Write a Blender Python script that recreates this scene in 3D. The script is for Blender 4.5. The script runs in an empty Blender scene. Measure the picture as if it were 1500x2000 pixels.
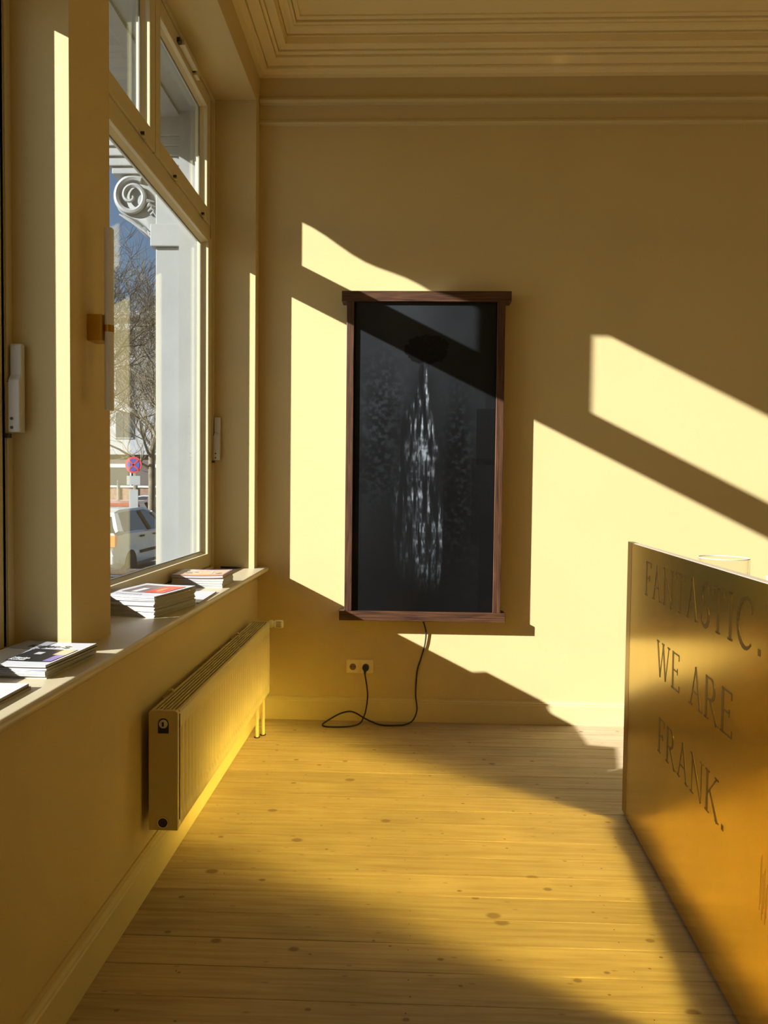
import bpy, bmesh, math, random
import numpy as np
from mathutils import Vector, Matrix, Euler

# ------------------------------------------------------------------ camera
F_PX, CX, CY = 1400.0, 750.0, 1000.0          # focal length / centre in a 1500x2000 frame
CAM_H = 1.361
scene = bpy.context.scene
col = scene.collection
yd = Vector(((795.0-CX)/F_PX, (950.0-CY)/F_PX, 1.0)).normalized()   # room depth axis, camera frame (x right, y down, z forward)
xd = Vector((1.0, 0.011, 0.0)); xd = (xd - yd*xd.dot(yd)).normalized()
zd = xd.cross(yd)
if zd.y > 0: zd = -zd
cam_x = Vector((xd.x, yd.x, zd.x)); cam_dn = Vector((xd.y, yd.y, zd.y)); cam_f = Vector((xd.z, yd.z, zd.z))
cam_data = bpy.data.cameras.new('camera')
cam_data.sensor_fit = 'HORIZONTAL'; cam_data.sensor_width = 36.0
cam_data.lens = 36.0*F_PX/1500.0
cam_data.clip_start = 0.02; cam_data.clip_end = 500
cam = bpy.data.objects.new('camera', cam_data); col.objects.link(cam)
m3 = Matrix((cam_x, -cam_dn, -cam_f)).transposed()
cam.matrix_world = Matrix.Translation((0, 0, CAM_H)) @ m3.to_4x4()
scene.camera = cam

# ------------------------------------------------------------------ light
SUN_DIR = Vector((1.94, 1.0, -0.964)).normalized()      # way the sunlight travels
SUN_POWER = 15.2
sun_data = bpy.data.lights.new('sun', 'SUN'); sun_data.energy = SUN_POWER; sun_data.angle = math.radians(0.55)
sun_data.color = (1.0, 0.99, 1.0)
sun = bpy.data.objects.new('sun', sun_data); col.objects.link(sun)
sun.rotation_euler = SUN_DIR.to_track_quat('-Z', 'Y').to_euler()
sun.location = (-8, -4, 6)

world = bpy.data.worlds.new('world'); scene.world = world; world.use_nodes = True
wn = world.node_tree.nodes; wl = world.node_tree.links
sky = wn.new('ShaderNodeTexSky'); sky.sky_type = 'NISHITA'; sky.sun_disc = False
sky.sun_elevation = math.asin(-SUN_DIR.z); sky.sun_rotation = math.atan2(-SUN_DIR.x, -SUN_DIR.y)
sky.air_density = 1.0; sky.dust_density = 0.3; sky.ozone_density = 2.0
wl.new(sky.outputs[0], wn['Background'].inputs[0]); wn['Background'].inputs[1].default_value = 0.13

vs = scene.view_settings
vs.view_transform = 'Standard'; vs.look = 'None'; vs.exposure = 0.0; vs.gamma = 1.0; vs.use_curve_mapping = False
cy = scene.cycles
cy.max_bounces = 9; cy.diffuse_bounces = 5; cy.glossy_bounces = 4; cy.transparent_max_bounces = 24
cy.sample_clamp_indirect = 0.0; cy.caustics_reflective = True; cy.blur_glossy = 0.0

# ------------------------------------------------------------------ materials
MATS = {}
def nodes_of(name):
    m = bpy.data.materials.new(name); m.use_nodes = True
    nt = m.node_tree; b = nt.nodes['Principled BSDF']
    MATS[name] = m
    return m, nt, b
def simple(name, c, rough=0.5, metal=0.0, var=0.0, scale=6.0, bump=0.0, bscale=60.0, spec=0.5, coat=0.0):
    """one colour with soft cloudy variation and fine relief, in object space"""
    m, nt, b = nodes_of(name)
    b.inputs['Base Color'].default_value = (*c, 1); b.inputs['Roughness'].default_value = rough
    b.inputs['Metallic'].default_value = metal; b.inputs['Specular IOR Level'].default_value = spec
    b.inputs['Coat Weight'].default_value = coat
    tc = nt.nodes.new('ShaderNodeTexCoord')
    if var > 0:
        n = nt.nodes.new('ShaderNodeTexNoise'); n.inputs['Scale'].default_value = scale; n.inputs['Detail'].default_value = 5
        nt.links.new(tc.outputs['Object'], n.inputs['Vector'])
        r = nt.nodes.new('ShaderNodeValToRGB')
        r.color_ramp.elements[0].position = 0.3; r.color_ramp.elements[1].position = 0.7
        r.color_ramp.elements[0].color = (*[x*(1-var) for x in c], 1)
        r.color_ramp.elements[1].color = (*[min(1, x*(1+var)) for x in c], 1)
        nt.links.new(n.outputs['Fac'], r.inputs[0]); nt.links.new(r.outputs[0], b.inputs['Base Color'])
    if bump > 0:
        n2 = nt.nodes.new('ShaderNodeTexNoise'); n2.inputs['Scale'].default_value = bscale; n2.inputs['Detail'].default_value = 4
        nt.links.new(tc.outputs['Object'], n2.inputs['Vector'])
        bp = nt.nodes.new('ShaderNodeBump'); bp.inputs['Strength'].default_value = bump; bp.inputs['Distance'].default_value = 0.004
        nt.links.new(n2.outputs['Fac'], bp.inputs['Height']); nt.links.new(bp.outputs[0], b.inputs['Normal'])
    return m

WALL_C = (0.60, 0.475, 0.225); TRIM_C = (0.62, 0.51, 0.25)
simple('wall_paint', WALL_C, 0.62, var=0.02, scale=2.5, bump=0.10, bscale=70, spec=0.25)
simple('ceiling_paint', (0.84, 0.69, 0.34), 0.65, var=0.02, scale=2.0, bump=0.06, bscale=40, spec=0.2)
simple('bounce_paint', (0.74, 0.54, 0.21), 0.7, var=0.05, scale=1.5, spec=0.2)  # ochre invented for the unseen walls to warm the bounce light
simple('trim_paint', TRIM_C, 0.42, var=0.015, scale=3, bump=0.05, bscale=50, spec=0.35)
simple('sill_paint', (0.62, 0.53, 0.34), 0.34, var=0.02, scale=4, bump=0.03, bscale=30, spec=0.45)
simple('window_paint', (0.60, 0.51, 0.30), 0.40, var=0.015, scale=4, bump=0.04, bscale=60, spec=0.35)
simple('radiator_enamel', (0.64, 0.54, 0.29), 0.36, var=0.01, spec=0.45)
simple('radiator_end', (0.58, 0.48, 0.26), 0.45, spec=0.4)
simple('grey_fitting', (0.62, 0.60, 0.54), 0.4, spec=0.4)
simple('dark_metal', (0.05, 0.045, 0.04), 0.45, metal=0.3)
simple('void_black', (0.012, 0.011, 0.010), 0.8)
simple('sticker_black', (0.012, 0.014, 0.022), 0.5)
simple('chrome', (0.75, 0.72, 0.66), 0.18, metal=1.0)
simple('plastic_white', (0.80, 0.75, 0.58), 0.35, spec=0.4)
simple('cable_black', (0.012, 0.011, 0.011), 0.5)
simple('gasket', (0.16, 0.16, 0.15), 0.6)
simple('opal_glass', (0.80, 0.78, 0.72), 0.12, spec=0.6)
simple('lamp_brass', (0.58, 0.37, 0.05), 0.30, metal=1.0, var=0.05, scale=30)
simple('exterior_white', (0.27, 0.28, 0.27), 0.6, var=0.05, scale=5, bump=0.15, bscale=25)
simple('exterior_stone', (0.60, 0.59, 0.55), 0.8, var=0.08, scale=3, bump=0.2, bscale=12)
simple('paper_white', (0.56, 0.56, 0.57), 0.45, spec=0.4)
simple('page_edge', (0.46, 0.44, 0.39), 0.8, var=0.06, scale=120)
simple('cover_white', (0.57, 0.57, 0.59), 0.3, spec=0.5)
simple('cover_grey', (0.33, 0.33, 0.35), 0.3)
simple('ink_black', (0.02, 0.02, 0.022), 0.35)
simple('ink_white', (0.58, 0.58, 0.58), 0.4)
simple('ink_grey', (0.45, 0.45, 0.47), 0.4)
simple('cover_taupe', (0.20, 0.14, 0.13), 0.3, var=0.3, scale=20)
simple('cover_red', (0.70, 0.07, 0.03), 0.3, var=0.4, scale=30)
simple('cover_orange', (0.86, 0.40, 0.08), 0.35)
simple('cover_purple', (0.45, 0.22, 0.62), 0.3)
simple('cover_lilac', (0.25, 0.20, 0.42), 0.3)
simple('cover_tan', (0.62, 0.45, 0.28), 0.35)
simple('booklet_brown', (0.22, 0.13, 0.09), 0.6)
simple('worktop', (0.55, 0.50, 0.42), 0.4)
simple('brass_dark', (0.50, 0.33, 0.06), 0.3, metal=1.0)
simple('steel_edge', (0.70, 0.62, 0.50), 0.35, metal=0.6)
simple('socket_plastic', (0.80, 0.66, 0.36), 0.35, spec=0.4)
simple('engraved', (0.20, 0.12, 0.022), 0.36, metal=1.0)
simple('asphalt', (0.16, 0.16, 0.16), 0.9, var=0.1, scale=3)
simple('pavement', (0.25, 0.25, 0.24), 0.9, var=0.08, scale=4)
simple('bark', (0.085, 0.065, 0.045), 0.9, var=0.35, scale=9)
simple('bark_pale', (0.17, 0.145, 0.095), 0.9, var=0.4, scale=6)
simple('car_white', (0.42, 0.43, 0.43), 0.25, spec=0.5, coat=0.5)
simple('car_red', (0.28, 0.03, 0.02), 0.25, spec=0.5, coat=0.5)
simple('car_silver', (0.30, 0.31, 0.33), 0.3, metal=0.5, coat=0.5)
simple('car_glass', (0.02, 0.025, 0.025), 0.06, spec=0.7)
simple('rubber', (0.02, 0.02, 0.02), 0.8)
simple('lamp_orange', (0.85, 0.20, 0.04), 0.3)
simple('house_white', (0.34, 0.35, 0.36), 0.8, var=0.04)
simple('house_dark', (0.10, 0.085, 0.075), 0.8, var=0.15, scale=1.5)
simple('house_pane', (0.05, 0.06, 0.07), 0.1, spec=0.7)
simple('garden_brick', (0.26, 0.16, 0.11), 0.9, var=0.25, scale=8)
simple('sign_red', (0.45, 0.03, 0.04), 0.4)
simple('sign_blue', (0.04, 0.06, 0.25), 0.4)

# frame oak: long grain along the longest axis chosen by 'axis'
def wood(name, c0, c1, axis, rough=0.45):
    m, nt, b = nodes_of(name)
    tc = nt.nodes.new('ShaderNodeTexCoord'); mp = nt.nodes.new('ShaderNodeMapping')
    s = [70, 70, 70]; s[axis] = 3.0
    mp.inputs['Scale'].default_value = s
    n = nt.nodes.new('ShaderNodeTexNoise'); n.inputs['Scale'].default_value = 1.6; n.inputs['Detail'].default_value = 6
    n.inputs['Distortion'].default_value = 0.8
    r = nt.nodes.new('ShaderNodeValToRGB'); r.color_ramp.elements[0].position = 0.33; r.color_ramp.elements[1].position = 0.68
    r.color_ramp.elements[0].color = (*c0, 1); r.color_ramp.elements[1].color = (*c1, 1)
    nt.links.new(tc.outputs['Object'], mp.inputs[0]); nt.links.new(mp.outputs[0], n.inputs['Vector'])
    nt.links.new(n.outputs['Fac'], r.inputs[0]); nt.links.new(r.outputs[0], b.inputs['Base Color'])
    b.inputs['Roughness'].default_value = rough
    bp = nt.nodes.new('ShaderNodeBump'); bp.inputs['Strength'].default_value = 0.15; bp.inputs['Distance'].default_value = 0.002
    nt.links.new(n.outputs['Fac'], bp.inputs['Height']); nt.links.new(bp.outputs[0], b.inputs['Normal'])
wood('oak_vertical', (0.028, 0.011, 0.006), (0.108, 0.045, 0.018), 2)
wood('oak_horizontal', (0.028, 0.011, 0.006), (0.108, 0.045, 0.018), 0)

# floor boards: whitewashed pine with grain and dark knots, different on every board
def pine():
    m, nt, b = nodes_of('pine_board')
    N = nt.nodes.new; L = nt.links.new
    tc = N('ShaderNodeTexCoord'); oi = N('ShaderNodeObjectInfo')
    off = N('ShaderNodeCombineXYZ'); mu = N('ShaderNodeMath'); mu.operation = 'MULTIPLY'; mu.inputs[1].default_value = 173.0
    L(oi.outputs['Random'], mu.inputs[0]); L(mu.outputs[0], off.inputs['X']); L(mu.outputs[0], off.inputs['Y'])
    add = N('ShaderNodeVectorMath'); add.operation = 'ADD'; L(tc.outputs['Object'], add.inputs[0]); L(off.outputs[0], add.inputs[1])
    # grain
    mp = N('ShaderNodeMapping'); mp.inputs['Scale'].default_value = (1.3, 26, 26); L(add.outputs[0], mp.inputs[0])
    g = N('ShaderNodeTexNoise'); g.inputs['Scale'].default_value = 2.2; g.inputs['Detail'].default_value = 6; g.inputs['Distortion'].default_value = 0.7
    L(mp.outputs[0], g.inputs['Vector'])
    gr = N('ShaderNodeValToRGB'); e = gr.color_ramp.elements
    e[0].position = 0.28; e[0].color = (0.39, 0.285, 0.165, 1); e[1].position = 0.62; e[1].color = (0.51, 0.40, 0.25, 1)
    L(g.outputs['Fac'], gr.inputs[0])
    # cloudy wear
    w = N('ShaderNodeTexNoise'); w.inputs['Scale'].default_value = 3.0; w.inputs['Detail'].default_value = 4; L(add.outputs[0], w.inputs['Vector'])
    wr = N('ShaderNodeValToRGB'); wr.color_ramp.elements[0].position = 0.3; wr.color_ramp.elements[1].position = 0.75
    wr.color_ramp.elements[0].color = (0.86, 0.85, 0.83, 1); wr.color_ramp.elements[1].color = (1.06, 1.05, 1.03, 1)
    L(w.outputs['Fac'], wr.inputs[0])
    mx = N('ShaderNodeMix'); mx.data_type = 'RGBA'; mx.blend_type = 'MULTIPLY'; mx.inputs['Factor'].default_value = 1.0
    L(gr.outputs[0], mx.inputs['A']); L(wr.outputs[0], mx.inputs['B'])
    # board tone
    tone = N('ShaderNodeMapRange'); tone.inputs['To Min'].default_value = 0.90; tone.inputs['To Max'].default_value = 1.06
    L(oi.outputs['Random'], tone.inputs['Value'])
    tx = N('ShaderNodeMix'); tx.data_type = 'RGBA'; tx.blend_type = 'MULTIPLY'; tx.inputs['Factor'].default_value = 1.0
    L(mx.outputs['Result'], tx.inputs['A']); L(tone.outputs[0], tx.inputs['B'])
    # knots
    km = N('ShaderNodeMapping'); km.inputs['Scale'].default_value = (4.2, 6.2, 0.0); L(add.outputs[0], km.inputs[0])
    v = N('ShaderNodeTexVoronoi'); v.voronoi_dimensions = '2D'; v.inputs['Scale'].default_value = 1.0; L(km.outputs[0], v.inputs['Vector'])
    kr = N('ShaderNodeValToRGB'); kr.color_ramp.elements[0].position = 0.035; kr.color_ramp.elements[0].color = (1, 1, 1, 1)
    kr.color_ramp.elements[1].position = 0.062; kr.color_ramp.elements[1].color = (0, 0, 0, 1)
    gt = N('ShaderNodeSeparateColor'); L(v.outputs['Color'], gt.inputs[0])
    vs2 = N('ShaderNodeMapRange'); vs2.inputs['From Min'].default_value = 0.15; vs2.inputs['From Max'].default_value = 0.95; vs2.inputs['To Min'].default_value = 2.4; vs2.inputs['To Max'].default_value = 0.52
    L(gt.outputs[0], vs2.inputs['Value'])
    vm = N('ShaderNodeMath'); vm.operation = 'MULTIPLY'; L(v.outputs['Distance'], vm.inputs[0]); L(vs2.outputs[0], vm.inputs[1])
    L(vm.outputs[0], kr.inputs[0])
    km2 = N('ShaderNodeMapping'); km2.inputs['Scale'].default_value = (3.1, 9.5, 0.0); km2.inputs['Location'].default_value = (7.3, 3.1, 0); L(add.outputs[0], km2.inputs[0])
    v2 = N('ShaderNodeTexVoronoi'); v2.voronoi_dimensions = '2D'; v2.inputs['Scale'].default_value = 1.0; L(km2.outputs[0], v2.inputs['Vector'])
    kr2 = N('ShaderNodeValToRGB'); kr2.color_ramp.elements[0].position = 0.015; kr2.color_ramp.elements[0].color = (0.6, 0.6, 0.6, 1)
    kr2.color_ramp.elements[1].position = 0.04; kr2.color_ramp.elements[1].color = (0, 0, 0, 1)
    L(v2.outputs['Distance'], kr2.inputs[0])
    mxk = N('ShaderNodeMath'); mxk.operation = 'MAXIMUM'; L(kr.outputs[0], mxk.inputs[0]); L(kr2.outputs[0], mxk.inputs[1])
    sc_ = N('ShaderNodeMath'); sc_.operation = 'MULTIPLY'; sc_.inputs[1].default_value = 0.72; L(mxk.outputs[0], sc_.inputs[0])
    kx = N('ShaderNodeMix'); kx.data_type = 'RGBA'; L(sc_.outputs[0], kx.inputs['Factor']); L(tx.outputs['Result'], kx.inputs['A'])
    kx.inputs['B'].default_value = (0.16, 0.10, 0.055, 1)
    L(kx.outputs['Result'], b.inputs['Base Color'])
    b.inputs['Roughness'].default_value = 0.58; b.inputs['Specular IOR Level'].default_value = 0.3
    bp = N('ShaderNodeBump'); bp.inputs['Strength'].default_value = 0.12; bp.inputs['Distance'].default_value = 0.002
    L(g.outputs['Fac'], bp.inputs['Height']); L(bp.outputs[0], b.inputs['Normal'])
pine()

# brass sheet: rolled, a little smeared
def brass():
    m, nt, b = nodes_of('brass_sheet')
    N = nt.nodes.new; L = nt.links.new
    tc = N('ShaderNodeTexCoord')
    n = N('ShaderNodeTexNoise'); n.inputs['Scale'].default_value = 3.2; n.inputs['Detail'].default_value = 6; L(tc.outputs['Object'], n.inputs['Vector'])
    r = N('ShaderNodeValToRGB'); r.color_ramp.elements[0].position = 0.3; r.color_ramp.elements[1].position = 0.7
    r.color_ramp.elements[0].color = (0.76, 0.52, 0.085, 1); r.color_ramp.elements[1].color = (0.85, 0.60, 0.12, 1)
    L(n.outputs['Fac'], r.inputs[0])
    L(r.outputs[0], b.inputs['Base Color'])
    b.inputs['Metallic'].default_value = 1.0
    mp = N('ShaderNodeMapping'); mp.inputs['Scale'].default_value = (40, 40, 2); L(tc.outputs['Object'], mp.inputs[0])
    n2 = N('ShaderNodeTexNoise'); n2.inputs['Scale'].default_value = 1.0; n2.inputs['Detail'].default_value = 5; L(mp.outputs[0], n2.inputs['Vector'])
    rr = N('ShaderNodeMapRange'); rr.inputs['To Min'].default_value = 0.20; rr.inputs['To Max'].default_value = 0.235
    L(n2.outputs['Fac'], rr.inputs['Value']); L(rr.outputs[0], b.inputs['Roughness'])
brass()

# window glass: clear pane with Fresnel reflection that lets sunlight through
def pane_glass(name, tint, ior=1.45):
    m = bpy.data.materials.new(name); m.use_nodes = True; MATS[name] = m
    nt = m.node_tree; nt.nodes.clear(); N = nt.nodes.new; L = nt.links.new
    out = N('ShaderNodeOutputMaterial'); mix = N('ShaderNodeMixShader'); fr = N('ShaderNodeFresnel'); fr.inputs['IOR'].default_value = ior
    tr = N('ShaderNodeBsdfTransparent'); tr.inputs[0].default_value = (*tint, 1)
    gl = N('ShaderNodeBsdfGlossy'); gl.inputs['Roughness'].default_value = 0.0; gl.inputs[0].default_value = (0.95, 0.97, 0.96, 1)
    ge = N('ShaderNodeNewGeometry'); io = N('ShaderNodeMix'); io.data_type = 'FLOAT'      # same Fresnel on both faces of the solid pane
    io.inputs['A'].default_value = ior; io.inputs['B'].default_value = 1.0/ior
    L(ge.outputs['Backfacing'], io.inputs['Factor']); L(io.outputs['Result'], fr.inputs['IOR'])
    L(fr.outputs[0], mix.inputs[0]); L(tr.outputs[0], mix.inputs[1]); L(gl.outputs[0], mix.inputs[2]); L(mix.outputs[0], out.inputs[0])
pane_glass('window_glass', (0.97, 0.985, 0.975))
pane_glass('vessel_glass', (0.975, 0.98, 0.975), 1.2)

# ------------------------------------------------------------------ mesh helpers
class MB:
    def __init__(s): s.v = []; s.f = []
    def add(s, vs, fs):
        o = len(s.v); s.v += [tuple(p) for p in vs]; s.f += [tuple(i+o for i in f) for f in fs]; return s
    def box(s, x0, x1, y0, y1, z0, z1):
        return s.add([(x0,y0,z0),(x1,y0,z0),(x1,y1,z0),(x0,y1,z0),(x0,y0,z1),(x1,y0,z1),(x1,y1,z1),(x0,y1,z1)],
                     [(0,3,2,1),(4,5,6,7),(0,1,5,4),(1,2,6,5),(2,3,7,6),(3,0,4,7)])
    def prism(s, poly, axis, a0, a1):
        """closed 2D outline swept along an axis (0 x: poly=(y,z); 1 y: poly=(x,z); 2 z: poly=(x,y))"""
        def P(p, a): return {0:(a,p[0],p[1]),1:(p[0],a,p[1]),2:(p[0],p[1],a)}[axis]
        n = len(poly)
        vs = [P(p, a0) for p in poly]+[P(p, a1) for p in poly]
        return s.add(vs, [tuple(range(n))[::-1], tuple(range(n, 2*n))]+[(i,(i+1)%n,n+(i+1)%n,n+i) for i in range(n)])
    def tube(s, path, rad, seg=8, caps=True):
        path = [Vector(p) for p in path]; n = len(path)
        if not hasattr(rad, '__len__'): rad = [rad]*n
        t0 = (path[1]-path[0]).normalized()
        up = Vector((0,0,1)) if abs(t0.z) < 0.9 else Vector((1,0,0))
        u = t0.cross(up).normalized()
        vs = []; fs = []
        for i, p in enumerate(path):
            t = (path[min(i+1,n-1)]-path[max(i-1,0)]).normalized()
            u = (u - t*u.dot(t)).normalized(); w = t.cross(u)
            for k in range(seg):
                a = 2*math.pi*k/seg; vs.append(p+(u*math.cos(a)+w*math.sin(a))*rad[i])
        for i in range(n-1):
            for k in range(seg):
                k2 = (k+1) % seg; fs.append((i*seg+k, i*seg+k2, (i+1)*seg+k2, (i+1)*seg+k))
        if caps: fs.append(tuple(range(seg))[::-1]); fs.append(tuple((n-1)*seg+k for k in range(seg)))
        return s.add(vs, fs)
    def lathe(s, prof, origin, axis='z', seg=24):
        """prof: (radius, height) pairs; axis z, x or y"""
        o = Vector(origin); vs = []; fs = []; n = len(prof)
        for r, h in prof:
            for k in range(seg):
                a = 2*math.pi*k/seg; c, d = r*math.cos(a), r*math.sin(a)
                vs.append(o+Vector({'z':(c,d,h),'x':(h,c,d),'y':(d,h,c)}[axis]))
        for i in range(n-1):
            for k in range(seg):
                k2 = (k+1) % seg; fs.append((i*seg+k, i*seg+k2, (i+1)*seg+k2, (i+1)*seg+k))
        fs.append(tuple(range(seg))[::-1]); fs.append(tuple((n-1)*seg+k for k in range(seg)))
        return s.add(vs, fs)
    def build(s, name, mat, parent=None, bevel=0.0, smooth=False, local=False, seg=2):
        me = bpy.data.meshes.new(name)
        off = Vector((0,0,0))
        if parent is not None and not local:
            r = parent
            while r.parent is not None: r = r.parent
            off = r.location
        me.from_pydata([tuple(Vector(p)-off) for p in s.v], [], s.f)
        bm = bmesh.new(); bm.from_mesh(me); bmesh.ops.recalc_face_normals(bm, faces=bm.faces)
        if bevel > 0:
            ed = [e for e in bm.edges if len(e.link_faces) == 2 and e.calc_face_angle(0) > 0.6]
            bmesh.ops.bevel(bm, geom=ed, offset=bevel, segments=seg, affect='EDGES', profile=0.5, clamp_overlap=True)
        bm.to_mesh(me); bm.free()
        if smooth:
            me.polygons.foreach_set('use_smooth', [True]*len(me.polygons))
            me.set_sharp_from_angle(angle=math.radians(38))
        if mat: me.materials.append(MATS[mat])
        o = bpy.data.objects.new(name, me); col.objects.link(o)
        if parent is not None: o.parent = parent
        return o

def tag(o, label, cat, group=None, kind=None):
    if label: o['label'] = label
    if cat: o['category'] = cat
    if group: o['group'] = group
    if kind: o['kind'] = kind
    return o
def struct(o, label, cat='structure'):
    return tag(o, label, cat, kind='structure')
def empty(name, loc, rz=0.0):
    o = bpy.data.objects.new(name, None); o.empty_display_size = 0.1; col.objects.link(o)
    o.location = loc; o.rotation_euler = (0, 0, rz); return o
def B(*a): return MB().box(*a)

# ------------------------------------------------------------------ room
D = 4.118            # back wall
XW = -0.86           # inner face of the window wall
XR, YN = 4.8, -4.2   # right wall, wall behind the camera
ZC = 3.838
XG = -1.17           # window wall core ends here; the white outer skin follows
SILL_Z = 0.887
W0 = (-2.45, -0.60); W1 = (0.49, 1.951); W2 = (2.215, 4.021)     # openings in the window wall; the first is unseen, added for bounce light
HEAD = 3.49

struct(B(XW-0.4, XR+0.15, D, D+0.15, -0.1, 4.05).build('wall_back', 'wall_paint'), 'cream painted back wall with slanting patches of sunlight', 'wall')
wl_ = MB()
wl_.box(XG, XW, YN, D, -0.1, SILL_Z-0.028)              # parapet below the sills
wl_.box(XG, XW, YN, D, HEAD, 4.05)                      # lintel
wl_.box(XG, XW, W2[1], D, SILL_Z-0.028, HEAD)           # return beside the back wall
wl_.box(XG, -0.928, W1[1], W2[0], SILL_Z-0.028, HEAD)   # pier, set back a little
wl_.box(XG, XW, W0[1], W1[0], SILL_Z-0.028, HEAD); wl_.box(XG, XW, YN, W0[0], SILL_Z-0.028, HEAD)
struct(wl_.build('wall_left', 'wall_paint'), 'cream painted window wall with a pier between two tall windows', 'wall')
struct(B(XR, XR+0.15, YN-0.15, D+0.15, -0.1, 4.05).build('wall_right', 'bounce_paint'), 'unseen right end wall, ochre put in for warm bounce light', 'wall')
struct(B(XG, XR+0.15, YN-0.15, YN, -0.1, 4.05).build('wall_front', 'bounce_paint'), 'unseen wall behind the viewer, ochre put in for warm bounce light', 'wall')

ceil = struct(B(XG, XR+0.15, YN-0.15, D+0.15, ZC, 4.05).build('ceiling', 'ceiling_paint'), 'cream plaster ceiling with stepped cornice mouldings', 'ceiling')
def ring_sweep(prof, name, mat, parent):
    vs, fs = [], []
    for P, z in prof:
        vs += [(XW+P, YN+P, z), (XR-P, YN+P, z), (XR-P, D-P, z), (XW+P, D-P, z)]
    for i in range(len(prof)-1):
        for k in range(4):
            k2 = (k+1) % 4; fs.append((i*4+k, i*4+k2, (i+1)*4+k2, (i+1)*4+k))
    return MB().add(vs, fs).build(name, mat, parent)
# cornice: alternating flats (step out) and fillets (step down), ceiling to wall
P_, Z_ = 0.272, ZC+0.002
prof = [(P_, Z_)]
for dy, fp in [(4,0.0),(6,0.75),(3.5,0.0),(4,0.7),(2.5,0.0),(5,0.9),(5,0.65),(4,0.35),(3,0.0),(1.5,1.0),(13,0.0),(11,0.8),(3,0.0),(3,0.6),(3,0.3),(4,0.0),
               (16,0.72),(4.5,0.0),(3,0.8),(3,0.5),(3,0.25)]:
    if fp == 0.0 and dy >= 3 and dy < 10:          # shadow groove above each fillet
        prof += [(P_, Z_+0.007), (P_-0.005, Z_+0.007)]; P_ -= 0.005
    P_ -= dy*fp/215.0; Z_ -= dy*(1-fp)/352.0
    prof.append((P_, Z_))
prof.append((max(P_-0.004, 0.004), Z_-0.006)); prof.append((-0.002, Z_-0.012))
CORN_Z = Z_
ring_sweep(prof, 'cornice', 'ceiling_paint', ceil)
# inner panel moulding of the ceiling
q = 0.425
ring_sweep([(q-0.03, ZC+0.002), (q-0.028, ZC-0.012), (q-0.012, ZC-0.016), (q-0.008, ZC-0.008), (q+0.014, ZC-0.010), (q+0.018, ZC-0.026),
            (q+0.040, ZC-0.030), (q+0.046, ZC-0.016), (q+0.066, ZC-0.014), (q+0.07, ZC+0.002)], 'ceiling_moulding', 'ceiling_paint', ceil)

def rail(name, z0, h, p, label):
    # rounded picture rail on the back wall
    prof = [(0, z0), (p*0.75, z0+h*0.12), (p, z0+h*0.45), (p*0.92, z0+h*0.62), (p*0.55, z0+h*0.72), (p*0.5, z0+h), (0, z0+h)]
    m = MB().prism([(D-a+0.0, b) for a, b in prof], 0, XW+0.004, XR)
    return struct(m.build(name, 'trim_paint', smooth=False), label, 'trim')
rail('trim_1', 3.392, 0.030, 0.020, 'lower slim horizontal moulding across the back wall')
rail('trim_2', 3.508, 0.038, 0.030, 'upper rounded horizontal moulding close under the cornice')

# floor: sub-floor with one object per board
fl = struct(B(XG, XR+0.15, YN-0.15, D+0.15, -0.12, -0.025).build('floor', 'void_black'), 'floor of pale pine boards laid across the room', 'floor')
PW = 0.1262
half_l = (XR+0.84)/2+0.01
pm = MB().box(-half_l, half_l, -PW/2+0.0009, PW/2-0.0009, -0.025, 0.0).build('plank', 'pine_board', bevel=0.0012, seg=1)
col.objects.unlink(pm)
plank_me = pm.data; bpy.data.objects.remove(pm)
random.seed(4)
edge = 2.219-0.0005; ys = []
k = -int((edge-YN)/PW)
while edge+k*PW < D: ys.append(edge+k*PW+PW/2); k += 1
for y in ys:
    o = bpy.data.objects.new('plank', plank_me); col.objects.link(o); o.parent = fl
    o.location = ((XR-0.84)/2, y+random.uniform(-0.0004, 0.0004), random.uniform(-0.0007, 0.0))
# nail heads, two per board on every joist
nl = MB()
for jx in [-0.62, 0.02, 0.66, 1.30, 1.94]:
    for y in ys:
        if y < 0.6: continue
        for s_ in (-0.033, 0.033):
            cx, cy_ = jx+random.uniform(-0.012, 0.012), y+s_+random.uniform(-0.005, 0.005)
            r = random.uniform(0.0014, 0.0024)
            if random.random() < 0.35: continue
            nl.add([(cx+r*math.cos(a*math.pi/3), cy_+r*math.sin(a*math.pi/3), 0.0006) for a in range(6)], [(0,1,2,3,4,5)])
tag(nl.build('nail_heads', 'dark_metal', fl), None, None, kind='stuff')

# skirting boards
def skirt_profile(t=0.018, h=0.134):
    return [(0,0),(t,0),(t,h*0.82),(t*0.8,h*0.85),(t*0.8,h*0.90),(t*0.45,h*0.945),(t*0.4,h),(0,h)]
bl = MB().prism([(XW+a, z) for a, z in skirt_profile()], 1, YN, D-0.018)
struct(bl.build('baseboard_left', 'trim_paint'), 'cream painted skirting board running below the radiator', 'baseboard')
bb = MB().prism([(D-a, z) for a, z in skirt_profile()], 0, XW, -0.1525)
bb.prism([(D-a, z) for a, z in skirt_profile()], 0, -0.1512, XR)
struct(bb.build('baseboard_back', 'trim_paint'), 'cream painted skirting board along the back wall', 'baseboard')
# drop cover strip above the left skirting
struct(B(XW, XW+0.006, YN, D-0.02, 0.134, 0.150).build('trim_3', 'wall_paint'), 'thin plaster strip above the left skirting board', 'trim')

# window sill: one long board with a rounded nose
nose = [(-1.12, SILL_Z), (-1.12, SILL_Z-0.028), (-0.806, SILL_Z-0.028)]
for i in range(7):
    a = -math.pi/2+math.pi*i/6; nose.append((-0.809+0.013*math.cos(a), SILL_Z-0.014+0.014*math.sin(a)))
sl = MB().prism(nose, 1, YN, D)
struct(sl.build('trim_4', 'sill_paint', smooth=True), 'long cream window sill board with rounded front edge', 'window sill')

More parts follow.
